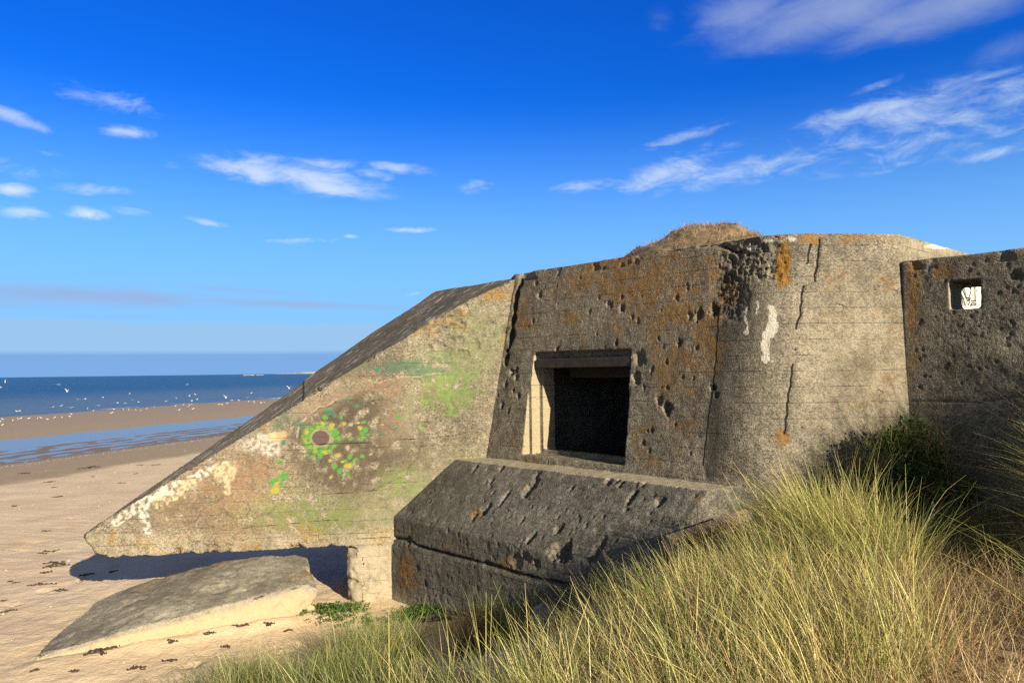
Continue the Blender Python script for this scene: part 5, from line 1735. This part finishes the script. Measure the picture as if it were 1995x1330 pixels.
def ribbon(c, L, w, h, seed, ang, n=14):
    t_ = np.linspace(0, 1, n)
    off = np.stack([t_ * 0 + 0, t_ * 0, t_ * 0], 1)
    a_ = ang + 2.2 * fbm(np.stack([t_ * 2 + seed, 0 * t_, 0 * t_], 1), 1.0, 2)
    x = np.cumsum(np.cos(a_)) * L / n; y = np.cumsum(np.sin(a_)) * L / n
    x -= x.mean(); y -= y.mean()
    V = []; F = []
    for k in range(n):
        ww = w * (.4 + .8 * math.sin(math.pi * (k + .5) / n)) * (1 + .5 * math.sin(seed * 3 + k))
        nx, ny = -math.sin(a_[k]), math.cos(a_[k])
        for (s, z_) in ((-1, 0), (-.5, h * (1 + .7 * math.sin(k * 1.7 + seed))), (.5, h * (.7 + .7 * math.sin(k * 2.3 + seed))), (1, 0)):
            gx, gy = c[0] + x[k] + nx * ww * s, c[1] + y[k] + ny * ww * s
            V.append((gx, gy, z_))
    V = np.array(V); V[:, 2] += height(V[:, 0], V[:, 1]) + np.where(V[:, 2] == 0, -.012, 0.0)
    for k in range(n - 1):
        for j in range(3):
            F.append([k * 4 + j, k * 4 + j + 1, k * 4 + 5 + j, k * 4 + 4 + j])
    return V, F


sea_px = [(168, 911, 22), (236, 941, 9), (45, 922, 14), (98, 938, 10), (105, 949, 9), (272, 906, 12), (305, 905, 10), (112, 967, 12), (265, 923, 6), (178, 928, 5), (30, 986, 8), (90, 1034, 9),
          (85, 1074, 20), (120, 1098, 24), (98, 1105, 18), (85, 1114, 14), (165, 1120, 14), (225, 1115, 12), (18, 1132, 6), (34, 1134, 6), (12, 1190, 14), (8, 1170, 9), (75, 1140, 18), (120, 1148, 16),
          (185, 1276, 30), (215, 1268, 24), (340, 1256, 14), (410, 1240, 14), (470, 1228, 14), (270, 1300, 18), (140, 1310, 12), (62, 1310, 12), (330, 1285, 16), (440, 1258, 12), (520, 1222, 14), (560, 1228, 12)]
for i, (px_, py_, wpx) in enumerate(sea_px):
    p = ground_hit(px_, py_)
    d_ = np.linalg.norm(p - EYE)
    L_ = 2.0 * wpx / FPX * d_
    parts = [ribbon(p + np.array([rg_.normal(0, .16) * L_, rg_.normal(0, .10) * L_, 0]), L_ * rg_.uniform(.35, .9), .022 * L_ + .004, .008 + .02 * L_, i * 1.7 + q_, rg_.uniform(-.5, .5) + (math.pi if rg_.rand() < .5 else 0)) for q_ in range(3)]
    V, F = merge(parts)
    o = mesh_obj('seaweed', V, F, M_WEED, None, base=p)
    if py_ < 1060:
        tag(o, 'dark scrap of dried seaweed on the open beach, seaward of the bunker wing', 'seaweed', 'seaweed scraps on the open beach')
    elif px_ < 240 and py_ < 1200:
        tag(o, 'dark scrap of dried seaweed near the shadow of the wing tip', 'seaweed', 'seaweed scraps near the wing tip')
    else:
        tag(o, 'dark scrap of dried plant litter on sand in front of the fallen slab', 'litter', 'litter in front of the slab')
p = ground_hit(848, 1207)
V, F = merge([ribbon(p, .5, .035, .03, 2.0, .25), ribbon(p + np.array([.05, .02, 0]), .3, .03, .04, 5.0, .3)])
o = mesh_obj('old_cable', V, F, M_BLACK, None, base=p)
tag(o, 'black tarred strip half buried in sand beside the green plants', 'strip')
# fine shell and weed crumbs along the strand
V = []; F = []
for k in range(3600):
    u_ = rg_.normal(17, 5) if k < 1400 else rg_.normal(27.2, .4)
    v_ = rg_.uniform(-5, 60)
    x, y = u_ * UD[0] + v_ * VD[0], u_ * UD[1] + v_ * VD[1]
    V.append((x, y)); 
xy = np.array(V); zz = height(xy[:, 0], xy[:, 1])
sz = rg_.uniform(.008, .022, len(xy)); an = rg_.uniform(0, 6.28, len(xy))
V = []
for (x, y), z_, s, a_ in zip(xy, zz, sz, an):
    n0 = len(V); c_, s_ = math.cos(a_) * s, math.sin(a_) * s
    V += [(x + c_, y + s_, z_ - .004), (x - s_ * .6, y + c_ * .6, z_ - .004), (x - c_, y - s_, z_ - .004), (x + s_ * .6, y - c_ * .6, z_ - .004), (x, y, z_ + s * .5)]
    F += [[n0, n0 + 1, n0 + 4], [n0 + 1, n0 + 2, n0 + 4], [n0 + 2, n0 + 3, n0 + 4], [n0 + 3, n0, n0 + 4]]
tag(mesh_obj('shell_litter', V, F, M_SHELL), kind='stuff')


# ------------------------------------------------------------------ gulls
def lathe_body(prof, n=10):
    V = []; F = []
    for (x, r, zc) in prof:
        for j in range(n):
            th = 2 * math.pi * j / n
            V.append((x, r * math.cos(th), zc + r * .95 * math.sin(th)))
    for i in range(len(prof) - 1):
        for j in range(n):
            k = (j + 1) % n
            F.append([i * n + j, i * n + k, (i + 1) * n + k, (i + 1) * n + j])
    F.append(list(range(n))[::-1]); F.append([(len(prof) - 1) * n + j for j in range(n)])
    return np.array(V), F


def wing_pts(side, up, sweep):
    a = [(0.05, .05, .07), (.06, .24, .07 + up * .20), (-.02, .50, .07 + up * .34), (-.10 - sweep, .66, .07 + up * .38)]
    b = [(-.13, .05, .055), (-.10, .24, .05 + up * .20), (-.14, .50, .05 + up * .34)]
    V = np.array(a + b) * [1, side, 1]
    V2 = V - [0, 0, .012]
    F = [[0, 1, 5, 4], [1, 2, 6, 5], [2, 3, 6]]
    n = len(V)
    Fa = F + [[i + n for i in f[::-1]] for f in F]
    loop = [0, 1, 2, 3, 6, 5, 4]
    for i in range(7):
        j = (i + 1) % 7
        Fa.append([loop[i], loop[i] + n, loop[j] + n, loop[j]])
    return np.concatenate([V, V2]), Fa


STAND = [(-.24, .012, .0), (-.17, .03, .01), (-.08, .07, .02), (.03, .085, .03), (.12, .065, .065), (.165, .048, .11), (.20, .05, .15), (.235, .04, .16), (.255, .018, .155)]


def gull(kind):
    root = bpy.data.objects.new('gull', None); COL.objects.link(root)
    root.empty_display_size = .1
    z0 = {'stand': .17, 'float': .02, 'fly': 0.0, 'up': 0.0}[kind]
    V, F = lathe_body(STAND if kind in ('stand', 'float') else [(x, r, zc * (.35 if x > .05 else 1)) for x, r, zc in STAND])
    mesh_obj('body', V + [0, 0, z0], F, M_WHITE, root, smooth=True)
    hz_ = (.155 if kind in ('stand', 'float') else .055) + z0
    bv, bf = lathe_body([(.25, .014, hz_), (.285, .010, hz_ - .004), (.305, .002, hz_ - .012)], 6)
    mesh_obj('beak', bv, bf, M_BEAK, root)
    if kind in ('stand', 'float'):
        for s in (-1, 1):
            V, F = lathe_body([(-.27, .004, .0), (-.16, .035, .02), (-.03, .055, .035), (.07, .03, .045)], 8)
            V = V * [1, .35, 1] + [0, s * .062, z0]
            mesh_obj('wing', V, F, M_GREY, root, smooth=True)
        if kind == 'stand':
            for s in (-1, 1):
                V, F = box((.0, s * .03, .06), .012, .012, .16)
                mesh_obj('leg', V, F, M_BEAK, root)
    else:
        for s in (-1, 1):
            V, F = wing_pts(s, {'fly': .5, 'up': 1.7}[kind], .05)
            mesh_obj('wing', V, F, M_WHITE, root)
    return root


PROTO = {}


def put_gull(kind, p, rz, label, group, tilt=0.0, sc=1.0):
    if kind not in PROTO:
        PROTO[kind] = gull(kind); r = PROTO[kind]
    else:
        src = PROTO[kind]; r = src.copy(); COL.objects.link(r)
        for ch in list(src.children):
            c = ch.copy(); COL.objects.link(c); c.parent = r
    r.location = p; r.rotation_euler = (tilt, 0, rz); r.scale = (sc, sc, sc)
    tag(r, label, 'gull', group)
    return r


k3 = .1654
st3 = [(30, 708), (8, 735), (28, 778), (150, 725), (212, 705), (243, 700), (337, 698), (442, 698), (482, 692), (560, 710), (642, 690), (730, 688), (823, 675), (840, 646), (1100, 603), (1305, 636), (1327, 629),
       (1343, 586), (1453, 589), (1517, 595), (1600, 598), (1657, 605), (1728, 582), (1818, 558)]
st4 = [(70, 547), (113, 597), (163, 533), (221, 557), (238, 535), (265, 528), (278, 583), (580, 531), (621, 531), (683, 518), (935, 495), (993, 497), (1005, 512), (1073, 510), (1087, 511), (1120, 508), (1228, 462), (1293, 456)]
spots = [(x * k3, 700 + y * k3) for x, y in st3] + [(330 + x * k3, 700 + y * k3) for x, y in st4]
for (x, y) in spots:
    p = ground_hit(x, y + 1.5)
    if p[2] < SEA_Z:
        d_ = rays(x, y + 1.5); p = EYE + d_ * ((SEA_Z - EYE[2]) / d_[2])
    p[2] = max(height(p[0], p[1])[0], SEA_Z - .05)
    put_gull('stand', p, rg_.uniform(0, 6.28), 'small white gull standing on the wet sandbar at the water edge', 'gulls standing along the sandbar', 0, .52)
fl = [(200, 610), (236, 606), (1031, 580)]
for (x, y) in fl:
    d_ = rays(x * k3, 700 + y * k3 + .6); p = EYE + d_ * ((SEA_Z - EYE[2]) / d_[2])
    put_gull('float', p, rg_.uniform(0, 6.28), 'white gull floating on the sea close to the sandbar', 'gulls floating inshore', 0, .75)
fy3 = [(8, 330), (695, 298), (918, 473), (1000, 468), (1215, 448), (1525, 403), (622, 563), (717, 549), (832, 570), (1160, 577), (1384, 512), (1560, 548), (1630, 502), (1950, 495), (1472, 517)]
fy4 = [(205, 297), (80, 457), (235, 432), (303, 413), (262, 490), (325, 472), (920, 452), (963, 398), (820, 483), (735, 484)]
for (x, y) in [(x * k3, 700 + y * k3) for x, y in fy3] + [(330 + x * k3, 700 + y * k3) for x, y in fy4]:
    Yd = rg_.uniform(75, 110)
    p = on_depth(x, y, Yd); p[2] = max(p[2], SEA_Z + .4)
    put_gull('fly', p, rg_.choice([0.4, 2.9, -.5, 3.6]) + rg_.normal(0, .3), 'white gull flying low over the sea with spread wings', 'gulls flying low over the sea', rg_.uniform(-.3, .3), .44)
for (x, y, lab) in [(131, 763, 'large white gull with raised wings over the sea, left of the flock'), (330 + 667 * k3, 700 + 455 * k3, 'white gull with raised wings just above the surf line'), (330 + 1412 * k3, 757, 'white gull with raised wings nearest the bunker wing')]:
    p = on_depth(x, y, 95 if x < 200 else 100)
    put_gull('up', p, 1.2, lab, None, 0, .6)

# marker buoys far out
def buoy(px_, py_, s, lab):
    d_ = rays(px_, py_); p = EYE + d_ * ((SEA_Z - EYE[2]) / d_[2])
    b_ = empty('buoy', p, lab, 'buoy')
    V, F = lathe_body([(-.25, .45, 0), (.05, .62, 0), (.3, .5, 0)], 14)
    mesh_obj('float', V[:, [1, 2, 0]] * s + p, F, M_STEEL, b_, smooth=False)
    V, F = lathe_body([(.3, .42, 0), (1.3, .16, 0), (1.9, .12, 0), (2.3, .02, 0)], 14)
    mesh_obj('topmark', V[:, [1, 2, 0]] * s + p, F, M_WHITE, b_, smooth=True)


buoy(10, 746, 1.15, 'pale marker buoy on the sea near the horizon, far left')

# sunken concrete hulks on the horizon
for (x0, x1, lab) in [(473, 495, 'longer low wreck on the horizon, left of the other one'), (499, 512, 'shorter low wreck on the horizon, right of the other one')]:
    d0, d1 = rays(x0, 730), rays(x1, 730)
    Yd = 2300.0
    a_ = EYE + d0 * (Yd / d0[1]); b_ = EYE + d1 * (Yd / d1[1])
    w_ = b_[0] - a_[0]
    n_ = 14
    xs = np.linspace(0, w_, n_)
    hs = 2.3 + 1.3 * perlin(np.stack([xs * .23 + x0, 0 * xs, 0 * xs], 1)); hs[0] = hs[-1] = .3
    V = []; F = []
    for k in range(n_):
        for (dy, z_) in ((0, SEA_Z - .5), (1, SEA_Z + hs[k]), (9, SEA_Z + hs[k] * .9), (10, SEA_Z - .5)):
            V.append((a_[0] + xs[k], a_[1] + dy, z_))
    for k in range(n_ - 1):
        for j in range(3):
            F.append([k * 4 + j, k * 4 + j + 1, k * 4 + 5 + j, k * 4 + 4 + j])
    F += [[0, 1, 2, 3], [(n_ - 1) * 4 + q_ for q_ in (3, 2, 1, 0)]]
    o = mesh_obj('wreck', V, F, M_WRECK, None, base=((a_[0] + b_[0]) / 2, Yd, SEA_Z))
    tag(o, lab, 'wreck')
